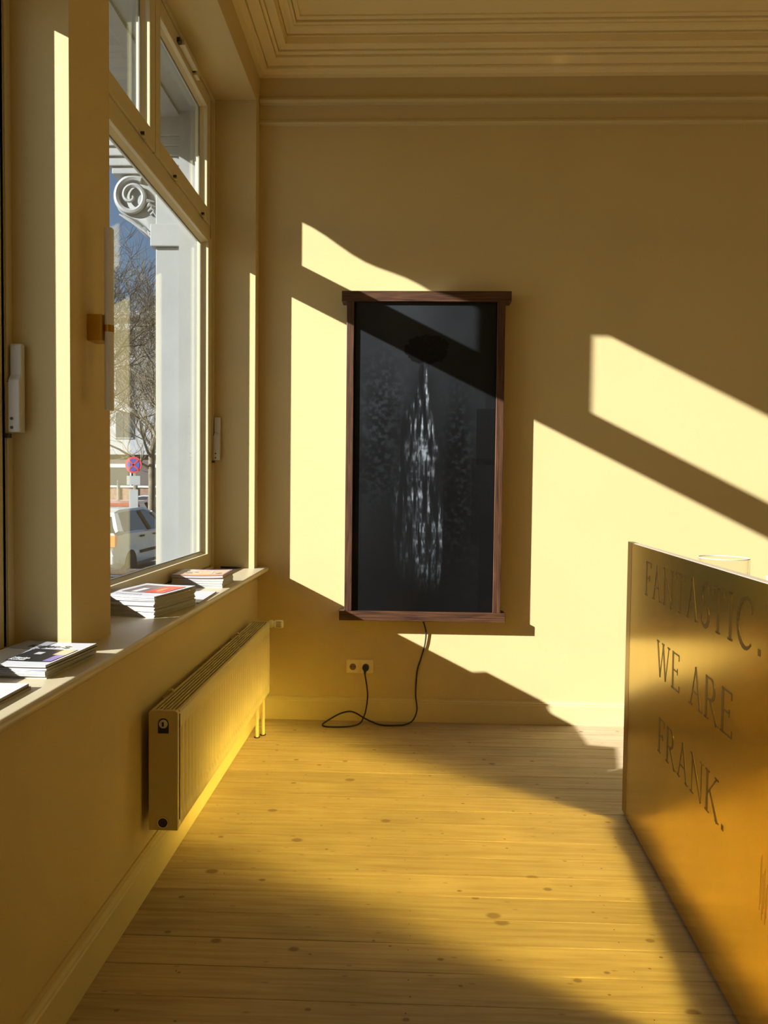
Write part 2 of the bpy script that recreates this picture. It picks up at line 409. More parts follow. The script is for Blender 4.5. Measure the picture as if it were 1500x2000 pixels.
# ------------------------------------------------------------------ windows
def rect_frame(y0, y1, z0, z1, w, x0, x1, wb=None, wt=None):
    wb = w if wb is None else wb; wt = w if wt is None else wt
    m = MB()
    m.box(x0, x1, y0, y0+w, z0, z1); m.box(x0, x1, y1-w, y1, z0, z1)
    m.box(x0, x1, y0+w, y1-w, z0, z0+wb); m.box(x0, x1, y0+w, y1-w, z1-wt, z1)
    return m
def handle(parent, y, z0, facing=1):
    hx = -1.066
    m = MB()
    m.prism([(y-0.016, z0), (y+0.014, z0), (y+0.014, z0+0.236), (y+0.009, z0+0.240), (y-0.002, z0+0.240), (y-0.005, z0+0.236), (y-0.005, z0+0.155), (y-0.016, z0+0.140)], 0, hx-0.016, hx+0.016)
    h = m.build('handle', 'grey_fitting', parent, bevel=0.003)
    for dz in (0.012, 0.036):
        MB().lathe([(0.0, 0), (0.0042, 0.0), (0.0042, 0.0012), (0.0, 0.0012)], (-1.072, y-0.0175, z0+dz), 'y', 10).build('screw', 'dark_metal', h)
    m2 = B(-1.0935, hx-0.016, y-0.010, y+0.008, z0-0.004, z0+0.135); m2.build('base_plate', 'trim_paint', h)
    MB().box(-1.0935, -1.078, y-0.016, y-0.006, z0-0.016, z0-0.004).build('catch', 'dark_metal', h)
def vent_catch(parent, y, z):
    c = MB(); c.box(-1.0895, -1.074, y-0.006, y+0.018, z-0.010, z+0.008); c.box(-1.0895, -1.078, y+0.018, y+0.065, z-0.012, z-0.001)
    k = c.build('catch', 'window_paint', parent, bevel=0.001)
    MB().box(-1.0895, -1.0755, y-0.011, y-0.005, z-0.004, z+0.006).build('hinge_pin', 'dark_metal', k)

def bead_of(g0, g1, h0, h1, xa, xb, bd):
    m = MB()
    for (p0, p1, p2, p3) in [((g0,h0),(g1,h0),(g1-bd,h0+bd),(g0+bd,h0+bd)), ((g1,h0),(g1,h1),(g1-bd,h1-bd),(g1-bd,h0+bd)),
                             ((g1,h1),(g0,h1),(g0+bd,h1-bd),(g1-bd,h1-bd)), ((g0,h1),(g0,h0),(g0+bd,h0+bd),(g0+bd,h1-bd))]:
        m.add([(xa,*p0),(xa,*p1),(xb,*p2),(xb,*p3)], [(0,1,2,3)])
    return m
def window(name, y0, y1, ym, far_low, far_vent, label):
    """y0..y1 the frame; ym the middle of the vents; far_low / far_vent the width of wood at the far side"""
    w = empty(name, (-1.10, (y0+y1)/2, SILL_Z)); struct(w, label, 'window')
    zb, zt = SILL_Z, HEAD
    m = MB()
    XO, XF = -1.17, -1.104
    m.box(XO, XF, y0, y0+0.05, zb, zt); m.box(XO, XF, y1-far_low+0.045, y1, zb, 2.690); m.box(XO, XF, y1-far_vent+0.045, y1, 2.690, zt)
    m.box(XO, XF, y0+0.05, y1-far_low+0.045, zb, zb+0.045); m.box(XO, XF, y0+0.05, y1-far_low+0.045, zt-0.045, zt)
    m.box(XO, XF+0.004, y0+0.05, y1-far_low+0.045, 2.690, 2.770)
    m.box(XO, XF, ym-0.018, ym+0.018, 2.770, zt-0.045)
    m.build('frame', 'window_paint', w, bevel=0.003)
    # stepped lining against the reveal
    ln = MB(); ln.box(XF, -1.088, y1-0.030, y1, zb, zt); ln.box(XF, -1.088, y0, y0+0.03, zb, zt); ln.box(XF, -1.088, y0+0.03, y1-0.03, zt-0.028, zt); ln.box(XF, -1.08, y0+0.03, y1-0.03, zb, zb+0.014)
    ln.box(XF, -1.094, y1-0.046, y1-0.030, zb, zt)
    ln.build('lining', 'window_paint', w, bevel=0.002)
    bd = 0.010
    # big lower light
    XI = -1.094
    a0, a1, b0, b1 = y0+0.04, y1-far_low+0.058, zb+0.020, 2.712
    s = rect_frame(a0, a1, b0, b1, 0.058, -1.158, XI, 0.070, 0.032)
    sash = s.build('sash', 'window_paint', w, bevel=0.003)
    g0, g1, h0, h1 = a0+0.058, a1-0.058, b0+0.070, b1-0.032
    bead_of(g0, g1, h0, h1, XI-0.016, XI-0.040, bd).build('glazing_bead', 'window_paint', sash)
    rect_frame(g0+bd-0.001, g1-bd+0.001, h0+bd-0.001, h1-bd+0.001, 0.005, XI-0.045, XI-0.0405).build('gasket', 'gasket', sash)
    B(XI-0.050, XI-0.046, g0-0.004, g1+0.004, h0-0.004, h1+0.004).build('pane', 'window_glass', sash)
    handle(w, y1-0.021, 1.497)
    # two top vents
    for i, (c0, c1) in enumerate([(y0+0.04, ym-0.003), (ym+0.003, y1-far_vent+0.06)]):
        z0, z1 = 2.772, zt-0.036
        fr_ = 0.060
        s = rect_frame(c0, c1, z0, z1, fr_, -1.150, XI+0.004, 0.078, 0.075)
        sash = s.build('vent_sash', 'window_paint', w, bevel=0.003)
        g0, g1, h0, h1 = c0+fr_, c1-fr_, z0+0.078, z1-0.075
        bead_of(g0, g1, h0, h1, XI-0.016, XI-0.036, bd).build('glazing_bead', 'window_paint', sash)
        rect_frame(g0+bd-0.001, g1-bd+0.001, h0+bd-0.001, h1-bd+0.001, 0.005, XI-0.041, XI-0.0365).build('gasket', 'gasket', sash)
        B(XI-0.046, XI-0.042, g0-0.004, g1+0.004, h0-0.004, h1+0.004).build('pane', 'window_glass', sash)
        vent_catch(sash, c1-0.16, z0); vent_catch(sash, c0+(c1-c0)*0.28, z0)
        # closer arm at the head
        arm = MB().box(XI+0.004, -1.058, c0+0.30, c0+0.51, z1-0.050, z1-0.024)
        a_ = arm.build('closer', 'window_paint', sash, bevel=0.004)
        MB().box(XI+0.004, -1.068, c0+0.525, c0+0.575, z1-0.060, z1-0.032).build('closer_end', 'window_paint', a_, bevel=0.003)
        MB().box(XI+0.004, -1.075, c0+0.505, c0+0.528, z1-0.048, z1-0.030).build('closer_joint', 'dark_metal', a_)
        MB().box(XI+0.004, -1.075, c0+0.275, c0+0.302, z1-0.048, z1-0.028).build('closer_pivot', 'dark_metal', a_)
    return w
window('window_2', W2[0]+0.02, 4.021, 3.080, 0.106, 0.150, 'large cream framed window with two top vents next to the back wall')
window('window_1', W1[0]+0.02, 1.952, 1.22, 0.068, 0.110, 'near cream framed window at the left edge with grey handle')
window('window_bounce', W0[0]+0.01, W0[1]-0.01, -1.5, 0.106, 0.150, 'added unseen window behind the viewer, lets in sun for bounce light')  # added out of view so its sun brightens ceiling and upper walls

# ------------------------------------------------------------------ outside: white street front around the windows
EX0, EX1 = -1.285, -1.17
we = MB()
we.box(EX0, EX1, YN, 9.0, -0.7, SILL_Z-0.02)
we.box(EX0, EX1, YN, 9.0, 3.42, 6.5)
we.box(EX0, EX1, 4.0, 5.2, SILL_Z-0.02, 3.42)
we.box(EX0, EX1, 1.955, 2.20, SILL_Z-0.02, 3.42)
we.box(EX0, EX1, W0[1], W1[0], SILL_Z-0.02, 3.42); we.box(EX0, EX1, YN, W0[0], SILL_Z-0.02, 3.42)
we.box(EX0, EX1, 7.0, 9.0, SILL_Z-0.02, 3.42)
we.box(-1.42, EX1, YN, 9.0, SILL_Z-0.06, SILL_Z-0.022)     # outer window ledge
ext = struct(we.build('wall_exterior', 'exterior_white'), 'white painted street front seen through the window', 'facade')
def pilaster(y0, y1):
    m = MB(); m.box(-1.44, EX0, y0, y1, -0.7, 2.70)
    m.box(-1.465, EX0, y0-0.02, y1+0.02, 2.70, 2.825)
    m.box(-1.44, EX0, y0, y1, 2.825, 3.35)
    m.box(-1.47, EX0, y0-0.03, y1+0.03, -0.7, -0.2)
    return m.build('pilaster', 'exterior_white', ext, bevel=0.004)
pilaster(4.07, 4.55); pilaster(1.99, 2.19); pilaster(0.08, 0.45)
# entablature with stepped underside
en = MB()
en.box(-1.62, EX0, YN, 9.0, 3.66, 4.2); en.box(-1.50, EX0, YN, 9.0, 3.58, 3.66)
en.build('entablature', 'exterior_white', ext)
hood = MB()
hood.box(-1.66, EX0, 2.86, 4.75, 3.43, 3.66); hood.box(-1.52, EX0, 2.90, 4.72, 3.40, 3.43)
hood.box(-1.70, -1.63, 2.79, 2.97, 3.06, 3.66)          # out-of-view block added to shade the wall between the sun patches
# lip along the hood, its wave made up to ripple the shadow edge
N_ = 48
vs_, fs_ = [], []
for i in range(N_+1):
    y = 2.86+1.89*i/N_
    zb = 3.372+0.016*math.sin((y-2.86)*21)+0.010*math.sin((y-2.86)*9.0+1.0)
    vs_ += [(-1.70, y, zb), (-1.66, y, zb), (-1.66, y, 3.66), (-1.70, y, 3.66)]
for i in range(N_):
    for k_ in range(4):
        fs_.append((i*4+k_, i*4+(k_+1) % 4, i*4+4+(k_+1) % 4, i*4+4+k_))
fs_ += [(0,1,2,3), (N_*4+3, N_*4+2, N_*4+1, N_*4)]
hood.add(vs_, fs_)
hood.build('hood', 'exterior_white', ext)
ab = MB()
for i, (xx, z0, z1) in enumerate([(-1.86, 3.30, 3.43), (-1.80, 3.25, 3.30), (-1.76, 3.20, 3.25), (-1.72, 3.15, 3.20), (-1.69, 3.11, 3.15)]):
    ab.box(xx, EX0, 4.02+i*0.012, 4.62-i*0.012, z0, z1)
ab.build('abacus', 'exterior_white', ext, bevel=0.004)
# volute bracket: spiral scroll seen from its side with a rounded console below
vb = MB()
cxv, czv = -1.575, 2.985
out = []
for i in range(40):
    a = math.radians(100+i*6.6); r = 0.118
    out.append((cxv+r*math.cos(a), czv+r*math.sin(a)))
cons = [(cxv-0.02, czv+0.125), (-1.44, czv+0.125), (-1.44, 2.74), (-1.47, 2.77), (-1.505, 2.825), (-1.56, 2.862), (-1.62, 2.885), (-1.668, 2.92), (-1.69, 2.97), (-1.684, 3.03), (-1.655, 3.075), (-1.62, 3.10)]
vb.prism(cons, 1, 4.10, 4.52)
scroll = vb.build('bracket', 'exterior_white', ext, bevel=0.01, smooth=True)
sp = []
rad_ = []
for i in range(64):
    t = i/63.0; a = math.radians(60+t*640); r = 0.100*(1-t)**0.75+0.010
    sp.append((cxv-0.005+r*math.cos(a)*0.95, 4.098-0.03*t, czv+0.005+r*math.sin(a))); rad_.append(0.015*(1-t)+0.007)
MB().tube(sp, rad_, 8).build('volute', 'exterior_white', ext, smooth=True)
lf = MB()
for i in range(4):
    lf.tube([(-1.52+i*0.014, 4.095, 2.945-i*0.018), (-1.49+i*0.012, 4.085, 2.965-i*0.02), (-1.455+i*0.006, 4.09, 2.96-i*0.03)], [0.006, 0.012, 0.005], 7)
for i in range(5):
    lf.tube([(-1.66+i*0.035, 4.10, 2.895-i*0.018), (-1.60+i*0.03, 4.09, 2.86-i*0.02), (-1.50+i*0.008, 4.10, 2.80-i*0.012)], [0.004, 0.010, 0.006], 6)
lf.build('carved_leaf', 'exterior_white', ext, smooth=True)

# ------------------------------------------------------------------ street
GZ = -0.62
struct(B(-60, -1.2, -25, 110, GZ-0.2, GZ).build('street', 'asphalt'), 'grey street surface outside the window', 'street')
struct(B(-3.6, -1.2, -25, 110, GZ, GZ+0.10).build('pavement', 'pavement'), 'pale pavement strip along the house front', 'pavement')

def car(name, loc, rz, paint, label, tall=0.0, length=3.9):
    c = empty(name, loc, rz); tag(c, label, 'car', 'cars parked in the street')
    # local: +y is the front, x to the right, z up from the road
    L = length; hw = 0.83
    st = [(-L/2, 0.42, 0.70, 0.74), (-L/2+0.08, 0.30, 0.98, 0.80), (-L/2+0.35, 0.24, 1.01, 0.83), (-L/2+1.2, 0.22, 1.00, 0.84), (0.2, 0.22, 0.98, 0.84), (L/2-1.15, 0.22, 0.94, 0.83),
          (L/2-0.75, 0.23, 0.86, 0.81), (L/2-0.25, 0.26, 0.74, 0.78), (L/2-0.03, 0.32, 0.62, 0.66), (L/2, 0.38, 0.52, 0.55)]
    def loft(stn):
        vs, fs = [], []; K = 10
        for y, zb, zt, w in stn:
            r = 0.10
            vs += [(-w+r, y, zb), (-w, y, zb+r), (-w-0.01, y, (zb+zt)/2), (-w+0.01, y, zt-0.06), (-w+0.07, y, zt), (w-0.07, y, zt), (w-0.01, y, zt-0.06), (w+0.01, y, (zb+zt)/2), (w, y, zb+r), (w-r, y, zb)]
        for i in range(len(stn)-1):
            for k in range(K):
                k2 = (k+1) % K; fs.append((i*K+k, i*K+k2, (i+1)*K+k2, (i+1)*K+k))
        fs += [tuple(range(K)), tuple((len(stn)-1)*K+k for k in range(K))[::-1]]
        return MB().add(vs, fs)
    body = loft(st).build('body', paint, c, smooth=True, local=True)
    # greenhouse: dark glass core
    t = tall
    pr = [(-L/2+0.12, 0.98), (-L/2+0.45, 1.36+t), (-L/2+0.75, 1.40+t), (0.1, 1.42+t), (0.45, 1.36+t), (1.05, 0.95)]
    gv, gf = [], []
    for y, z in pr:
        w = 0.80-0.22*(z-0.95)/0.47
        gv += [(-w, y, z), (w, y, z)]
    n = len(pr)
    for i in range(n-1): gf.append((2*i, 2*i+1, 2*i+3, 2*i+2))
    gf += [tuple(2*i for i in range(n)), tuple(2*i+1 for i in range(n))[::-1], (0, 1, 2*n-1, 2*n-2)]
    glass = MB().add(gv, gf).build('cabin_glass', 'car_glass', c, local=True)
    # roof skin and pillars in body colour
    rv, rf = [], []
    ro = [(-L/2+0.38, 1.30+t), (-L/2+0.45, 1.385+t), (-L/2+0.75, 1.43+t), (0.1, 1.45+t), (0.42, 1.40+t), (0.52, 1.33+t)]
    for y, z in ro:
        w = 0.80-0.22*(z-0.95)/0.47+0.03
        rv += [(-w, y, z-0.05), (-w+0.03, y, z), (w-0.03, y, z), (w, y, z-0.05)]
    for i in range(len(ro)-1):
        for k in range(3): rf.append((i*4+k, i*4+k+1, (i+1)*4+k+1, (i+1)*4+k))
    MB().add(rv, rf).build('roof', paint, c, smooth=True, local=True)
    for sx in (-1, 1):
        def pt(y, z, e=0.012): return (sx*(0.80-0.22*(z-0.95)/0.47+e), y, z)
        MB().tube([pt(0.50, 1.33+t), pt(1.08, 0.95)], 0.035, 6).build('pillar', paint, c, local=True)
        MB().tube([pt(-L/2+0.42, 1.34+t), pt(-L/2+0.20, 0.97)], [0.07, 0.10], 6).build('pillar', paint, c, local=True)
        MB().tube([pt(-0.22, 1.38+t), pt(-0.05, 0.97)], 0.04, 6).build('pillar', 'house_dark', c, local=True)
        for hy in (-0.72, 0.10):
            MB().box(sx*0.84, sx*0.868, hy, hy+0.20, 0.84, 0.875).build('door_handle', 'rubber', c, local=True)
        MB().box(sx*0.84, sx*0.872, -0.75, 0.95, 0.50, 0.56).build('rub_strip', 'rubber', c, local=True)
        MB().box(sx*0.55, sx*0.80, -L/2-0.015, -L/2+0.12, 0.72, 0.94).build('tail_lamp', 'lamp_orange', c, local=True)
        for wy in (-L/2+0.72, L/2-0.78):
            MB().lathe([(0.0, 0), (0.20, 0), (0.30, 0.02), (0.31, 0.09), (0.30, 0.17), (0.0, 0.17)], (sx*0.765-0.085, wy, 0.31), 'x', 20).build('wheel', 'rubber', c, local=True)
    MB().box(-0.79, 0.79, -L/2-0.05, -L/2+0.05, 0.36, 0.56).build('bumper', paint, c, bevel=0.03, local=True)
    return c
car('parked_car', (-6.55, 15.9, GZ), 0.0, 'car_white', 'white hatchback parked outside, nearest to the window')
car('parked_car', (-8.9, 22.6, GZ), math.radians(8), 'car_red', 'dark red car parked just beyond the white hatchback')
car('parked_car', (-10.0, 28.0, GZ), math.radians(75), 'car_silver', 'dark silver estate car standing crosswise behind the red car', tall=0.08, length=4.3)

# trees
def tree(name, base, seed, label, height=9.0, trunk_r=0.16, fork=2.4, mat='bark', levels=5, lean=(0, 0)):
    rng = random.Random(seed)
    root = empty(name, base); tag(root, label, 'tree', 'bare trees along the street')
    tr = MB(); br = MB()
    b = Vector((0, 0, 0)); top = Vector((lean[0]*fork, lean[1]*fork, fork))
    pts = [b, b.lerp(top, 0.33)+Vector((rng.uniform(-.05, .05), 0, 0)), b.lerp(top, 0.66)+Vector((rng.uniform(-.05, .05), 0, 0)), top]
    tr.tube(pts, [trunk_r*1.25, trunk_r, trunk_r*0.92, trunk_r*0.88], 10)
    tr.build('trunk', mat, root, smooth=True, local=True)
    def grow(p, d, ln, r, lev):
        n = 5
        path = [p]; q = p; dd = d
        for i in range(n):
            dd = (dd+Vector((rng.uniform(-.28, .28), rng.uniform(-.28, .28), rng.uniform(-.06, .20)))).normalized()
            q = q+dd*(ln/n); path.append(q)
        rr = [r*(1-0.55*i/n) for i in range(n+1)]
        br.tube(path, rr, 7 if lev > 3 else (5 if lev > 1 else 3), caps=False)
        if lev <= 0: return
        kids = 5 if lev > 2 else 3
        for k in range(kids):
            i = rng.randint(1, n) if k else n
            ax = Vector((rng.uniform(-1, 1), rng.uniform(-1, 1), rng.uniform(-.35, .75))).normalized()
            nd = (dd*0.75+ax*0.95).normalized()
            grow(path[i], nd, ln*rng.uniform(0.55, 0.80), max(rr[i]*rng.uniform(0.5, 0.72), 0.0045), lev-1)
    for k in range(3):
        a = rng.uniform(0, 6.28)
        grow(top, Vector((math.cos(a)*0.5, math.sin(a)*0.5, 1)).normalized(), height*0.30, trunk_r*0.72, levels-1)
    for k in range(3):
        a = rng.uniform(0, 6.28)
        grow(b.lerp(top, rng.uniform(0.8, 1)), Vector((math.cos(a), math.sin(a), 0.55)).normalized(), height*0.24, trunk_r*0.4, levels-2)
    br.build('branches', mat, root, smooth=False, local=True)
    return root
tree('bare_tree', (-7.05, 19.6, GZ), 11, 'bare tree with a pale forked trunk behind the white hatchback', 7.0, 0.10, 2.9, 'bark_pale', 6)
tree('bare_tree', (-6.3, 13.4, GZ), 23, 'dark bare tree with crooked limbs spreading over the parked cars', 6.5, 0.11, 2.6, 'bark', 6, (0.05, 0.05))
tree('bare_tree', (-9.9, 30.0, GZ), 5, 'distant bare tree in front of the white house', 11.0, 0.20, 3.2, 'bark', 6)
tree('bare_tree', (-24.0, 33.0, GZ), 8, 'bare tree half hidden by the window pier', 14.0, 0.22, 3.4, 'bark', 5)

# house across the street with built windows
hs = empty('white_house', (-18, 42, GZ)); tag(hs, 'white house with rows of windows across the street', 'building')
B(-34, -6, 42, 50, GZ, 3.1).build('ground_floor', 'house_dark', hs)
B(-34, -6, 41.9, 50, 3.1, 11.0).build('upper_wall', 'house_white', hs)
B(-34.2, -5.8, 41.6, 50, 11.0, 11.4).build('eaves', 'house_white', hs)
B(-34.1, -5.9, 41.7, 42.0, 3.05, 3.3).build('string_course', 'house_white', hs)
for zi in (4.0, 6.4, 8.8):
    for i in range(12):
        x = -33+i*2.25
        f_ = rect_frame(0, 1.1, 0, 1.6, 0.08, 0, 0.12)
        fm = MB()
        fm.box(x, x+1.1, 41.84, 41.92, zi, zi+1.6)
        wdw = fm.build('window', 'house_white', hs)
        MB().box(x+0.08, x+0.52, 41.80, 41.85, zi+0.08, zi+1.52).build('pane', 'house_pane', wdw)
        MB().box(x+0.58, x+1.02, 41.80, 41.85, zi+0.08, zi+1.52).build('pane', 'house_pane', wdw)
for i in range(9):
    x = -33+i*3.0
    d_ = MB().box(x, x+1.7, 41.9, 42.02, GZ+0.6, 2.5).build('window', 'exterior_stone', hs)
    MB().box(x+0.15, x+1.55, 41.86, 41.95, GZ+0.8, 2.3).build('pane', 'house_pane', d_)
gw = empty('garden_wall', (-14, 36, GZ)); tag(gw, 'low brown brick garden wall with slim white posts', 'wall')
B(-24, -6, 36, 36.3, GZ, 1.15).build('brickwork', 'garden_brick', gw)
B(-24, -6, 35.95, 36.35, 1.15, 1.25).build('coping', 'exterior_stone', gw)
for i in range(9):
    x = -15.6+i*0.9
    B(x, x+0.06, 35.9, 35.96, GZ, 1.5).build('post', 'exterior_white', gw)
# no-stopping sign
sg = empty('road_sign', (-8.35, 22.0, GZ)); tag(sg, 'round red and blue no stopping sign on a steel pole', 'sign')
MB().lathe([(0.03, 0), (0.03, 2.75)], (-8.35, 22.03, GZ), 'z', 10).build('pole', 'chrome', sg)
MB().lathe([(0.0, 0), (0.22, 0), (0.22, 0.02), (0.0, 0.02)], (-8.35, 21.97, 1.95), 'y', 32).build('disc', 'sign_red', sg)
MB().lathe([(0.0, 0), (0.165, 0), (0.165, 0.006), (0.0, 0.006)], (-8.35, 21.962, 1.95), 'y', 32).build('disc_field', 'sign_blue', sg)
for s_ in (1, -1):
    ang = math.radians(45*s_); dx, dz = math.cos(ang)*0.19, math.sin(ang)*0.19
    px, pz = -math.sin(ang)*0.022, math.cos(ang)*0.022
    MB().add([(-8.35-dx-px, 21.958, 1.95-dz-pz), (-8.35+dx-px, 21.958, 1.95+dz-pz), (-8.35+dx+px, 21.958, 1.95+dz+pz), (-8.35-dx+px, 21.958, 1.95-dz+pz)], [(0,1,2,3)]).build('bar', 'sign_red', sg)
B(-8.53, -8.17, 21.97, 21.99, 1.42, 1.66).build('small_plate', 'exterior_white', sg)
B(-8.47, -8.23, 21.97, 21.99, 0.45, 1.30).build('tall_plate', 'exterior_white', sg)

sg.location = (-7.22, 18.75, GZ-0.10)

# ------------------------------------------------------------------ framed artwork
FY0, FY1 = D-0.004, 4.022           # back and front
art = empty('framed_artwork', (0.093, D-0.05, 0.60))
tag(art, 'tall dark oak framed print of an old tree trunk hanging on the back wall', 'picture')
B(-0.376, 0.566, FY1, FY0, 2.388, 2.446).build('top_rail', 'oak_horizontal', art, bevel=0.0025)
B(-0.376, 0.560, FY1, FY0, 0.600, 0.654).build('bottom_rail', 'oak_horizontal', art, bevel=0.0025)
B(-0.347, -0.306, FY1+0.001, FY0, 0.654, 2.388).build('stile', 'oak_vertical', art, bevel=0.002)
B(0.490, 0.533, FY1+0.001, FY0, 0.654, 2.388).build('stile', 'oak_vertical', art, bevel=0.002)
PY = FY1+0.020
B(-0.31, 0.494, PY+0.004, FY0, 0.65, 2.392).build('backing_panel', 'void_black', art)
# the print: a fine sheet whose colours are worked out point by point
def value_noise(nx, ny, gx, gy, seed):
    rs = np.random.RandomState(seed); g = rs.rand(gy+2, gx+2)
    x = np.linspace(0, gx, nx, endpoint=False); y = np.linspace(0, gy, ny, endpoint=False)
    xi = x.astype(int); yi = y.astype(int); fx = x-xi; fy = y-yi
    fx = fx*fx*(3-2*fx); fy = fy*fy*(3-2*fy)
    a = g[np.ix_(yi, xi)]; b = g[np.ix_(yi, xi+1)]; c = g[np.ix_(yi+1, xi)]; d = g[np.ix_(yi+1, xi+1)]
    return (a*(1-fx)+b*fx)*(1-fy)[:, None]+(c*(1-fx)+d*fx)*fy[:, None]
NU, NV = 300, 680
U, V = np.meshgrid(np.linspace(0, 1, NU), np.linspace(0, 1, NV))       # V from top
def fbm(gx, gy, seed, n=4):
    s = 0; a = 0.5
    for i in range(n): s = s+a*value_noise(NU, NV, int(gx*2**i), int(gy*2**i), seed+i); a *= 0.5
    return s
cloud = fbm(3, 7, 1); fine = fbm(44, 100, 7, 3); streak = fbm(62, 15, 15, 3); streak2 = fbm(90, 60, 31, 2); band = fbm(5, 40, 44, 3); warp = fbm(5, 10, 60)
sky_l = np.clip(1.05-V*1.15, 0, 1)*np.clip(1.15-np.abs(U-0.35)*1.2, 0, 1)
bg = 0.0045+0.018*sky_l*(0.4+1.2*cloud)
# foliage masses left and right, twiggy
fol = np.clip((fine-0.30)*3, 0, 1)
massL = np.exp(-((U-0.20)/0.17)**2-((V-0.36)/0.16)**2)+0.8*np.exp(-((U-0.16)/0.14)**2-((V-0.56)/0.10)**2)
massR = np.exp(-((U-0.74)/0.10)**2-((V-0.45)/0.18)**2)+0.9*np.exp(-((U-0.72)/0.16)**2-((V-0.70)/0.2)**2)
bg = bg*(1-0.8*np.clip(massL, 0, 1)*(1-fol))*(1-0.85*np.clip(massR, 0, 1)*(1-0.6*fol))
bg = bg+0.004*np.clip(massL, 0, 1)*np.clip((fine-0.46)*6, 0, 1)+0.006*np.clip(massR, 0, 1)*np.clip((fine-0.52)*6, 0, 1)
# stepped collage edges
for (u0, u1, v0, v1, f) in [(0.0, 0.055, 0.34, 1, 0.75), (0, 0.10, 0.43, 0.62, 0.7), (0.93, 1, 0, 0.34, 0.75), (0.87, 1, 0.34, 0.52, 0.42), (0.84, 1, 0.5, 0.78, 0.5), (0.90, 1, 0.78, 1.0, 0.6)]:
    bg = np.where((U >= u0) & (U <= u1) & (V >= v0) & (V <= v1), bg*f, bg)
bg *= np.clip(1.25-0.75*V, 0.30, 1)
# trunk outline (v: left, right)
tv = np.array([0.195, 0.22, 0.27, 0.32, 0.36, 0.40, 0.45, 0.50, 0.55, 0.60, 0.70, 0.80, 0.88, 0.93])
tl = np.array([0.475, 0.455, 0.44, 0.40, 0.33, 0.315, 0.31, 0.32, 0.31, 0.27, 0.27, 0.29, 0.31, 0.33])
trr = np.array([0.535, 0.530, 0.53, 0.545, 0.565, 0.58, 0.60, 0.62, 0.635, 0.64, 0.645, 0.645, 0.64, 0.62])
jit = (warp-0.5)*0.05
lft = np.interp(V, tv, tl)+jit; rgt = np.interp(V, tv, trr)+jit*0.5
inside = np.clip((U-lft)/0.012, 0, 1)*np.clip((rgt-U)/0.012, 0, 1)*np.clip((V-0.19)/0.01, 0, 1)*np.clip((0.95-V)/0.10, 0, 1)
s = np.clip((U-lft)/np.maximum(rgt-lft, 1e-3), 0, 1)
lit = np.exp(-((s-0.62)/0.30)**2)+0.45*np.exp(-((s-0.95)/0.06)**2)+0.18*np.exp(-((s-0.12)/0.08)**2)
tex = np.clip((streak-0.40)*6.0, 0, 1)*np.clip((streak2-0.26)*3.2, 0, 1.2)
bandm = np.clip((band-0.34)*5, 0.15, 1)
fadev = np.interp(V, [0.19, 0.24, 0.35, 0.45, 0.55, 0.65, 0.75, 0.85, 0.95], [0.7, 1.0, 0.9, 0.55, 0.35, 0.6, 0.32, 0.18, 0.0])
dark = 1-0.9*np.exp(-((V-0.585)/0.025)**2)*np.exp(-((s-0.45)/0.35)**2)-0.7*np.exp(-((V-0.41)/0.018)**2)*np.exp(-((s-0.5)/0.3)**2)
bark_t = np.clip((streak-0.30)*2.6, 0, 1)*(0.35+0.65*np.clip((streak2-0.25)*2.2, 0, 1))
trunk = 0.0035+np.clip(dark, 0.03, 1)*fadev*(0.55*lit*tex*bandm+0.085*lit*bark_t*(0.5+0.5*bandm)+0.02*bark_t)
img = bg*(1-inside)+trunk*inside
halo = np.clip(1-np.abs(U-(lft+rgt)/2)/(rgt-lft+0.06), 0, 1)*(1-inside)*np.clip((V-0.2)/0.05, 0, 1)
img = img*(1-0.75*halo)
# dark crown
cr = ((U-0.515-0.05*(warp-0.5))/0.15)**2+((V-0.150)/0.045)**2+0.8*(fine-0.5)
img = np.where(cr < 1, 0.0018+0.008*np.clip((fine-0.55)*4, 0, 1), img)
rgb = np.stack([img*0.86, img*0.98, img*1.10, np.ones_like(img)], -1).astype(np.float32)
px0, px1, pz0, pz1 = -0.3, 0.486, 0.655, 2.386
co = np.stack([px0+(px1-px0)*U-art.location.x, np.full_like(U, PY-art.location.y), pz1-(pz1-pz0)*V-art.location.z], -1).reshape(-1, 3).astype(np.float32)
me = bpy.data.meshes.new('print')
ii = (np.arange(NV-1)[:, None]*NU+np.arange(NU-1)[None, :]).reshape(-1)
quads = np.stack([ii, ii+NU, ii+NU+1, ii+1], -1).astype(np.int32)
me.vertices.add(NU*NV); me.vertices.foreach_set('co', co.reshape(-1))
me.loops.add(quads.size); me.loops.foreach_set('vertex_index', quads.reshape(-1))
me.polygons.add(len(quads)); me.polygons.foreach_set('loop_start', np.arange(0, quads.size, 4, dtype=np.int32))
me.update(calc_edges=True)
ca = me.color_attributes.new('ink', 'FLOAT_COLOR', 'POINT'); ca.data.foreach_set('color', rgb.reshape(-1))
m, nt, b = nodes_of('print_ink')
at = nt.nodes.new('ShaderNodeVertexColor'); at.layer_name = 'ink'
nt.links.new(at.outputs['Color'], b.inputs['Base Color']); b.inputs['Roughness'].default_value = 0.45; b.inputs['Specular IOR Level'].default_value = 0.25
me.materials.append(m)
po = bpy.data.objects.new('print', me); col.objects.link(po); po.parent = art
po['label'] = 'near black photographic print of a gnarled trunk'

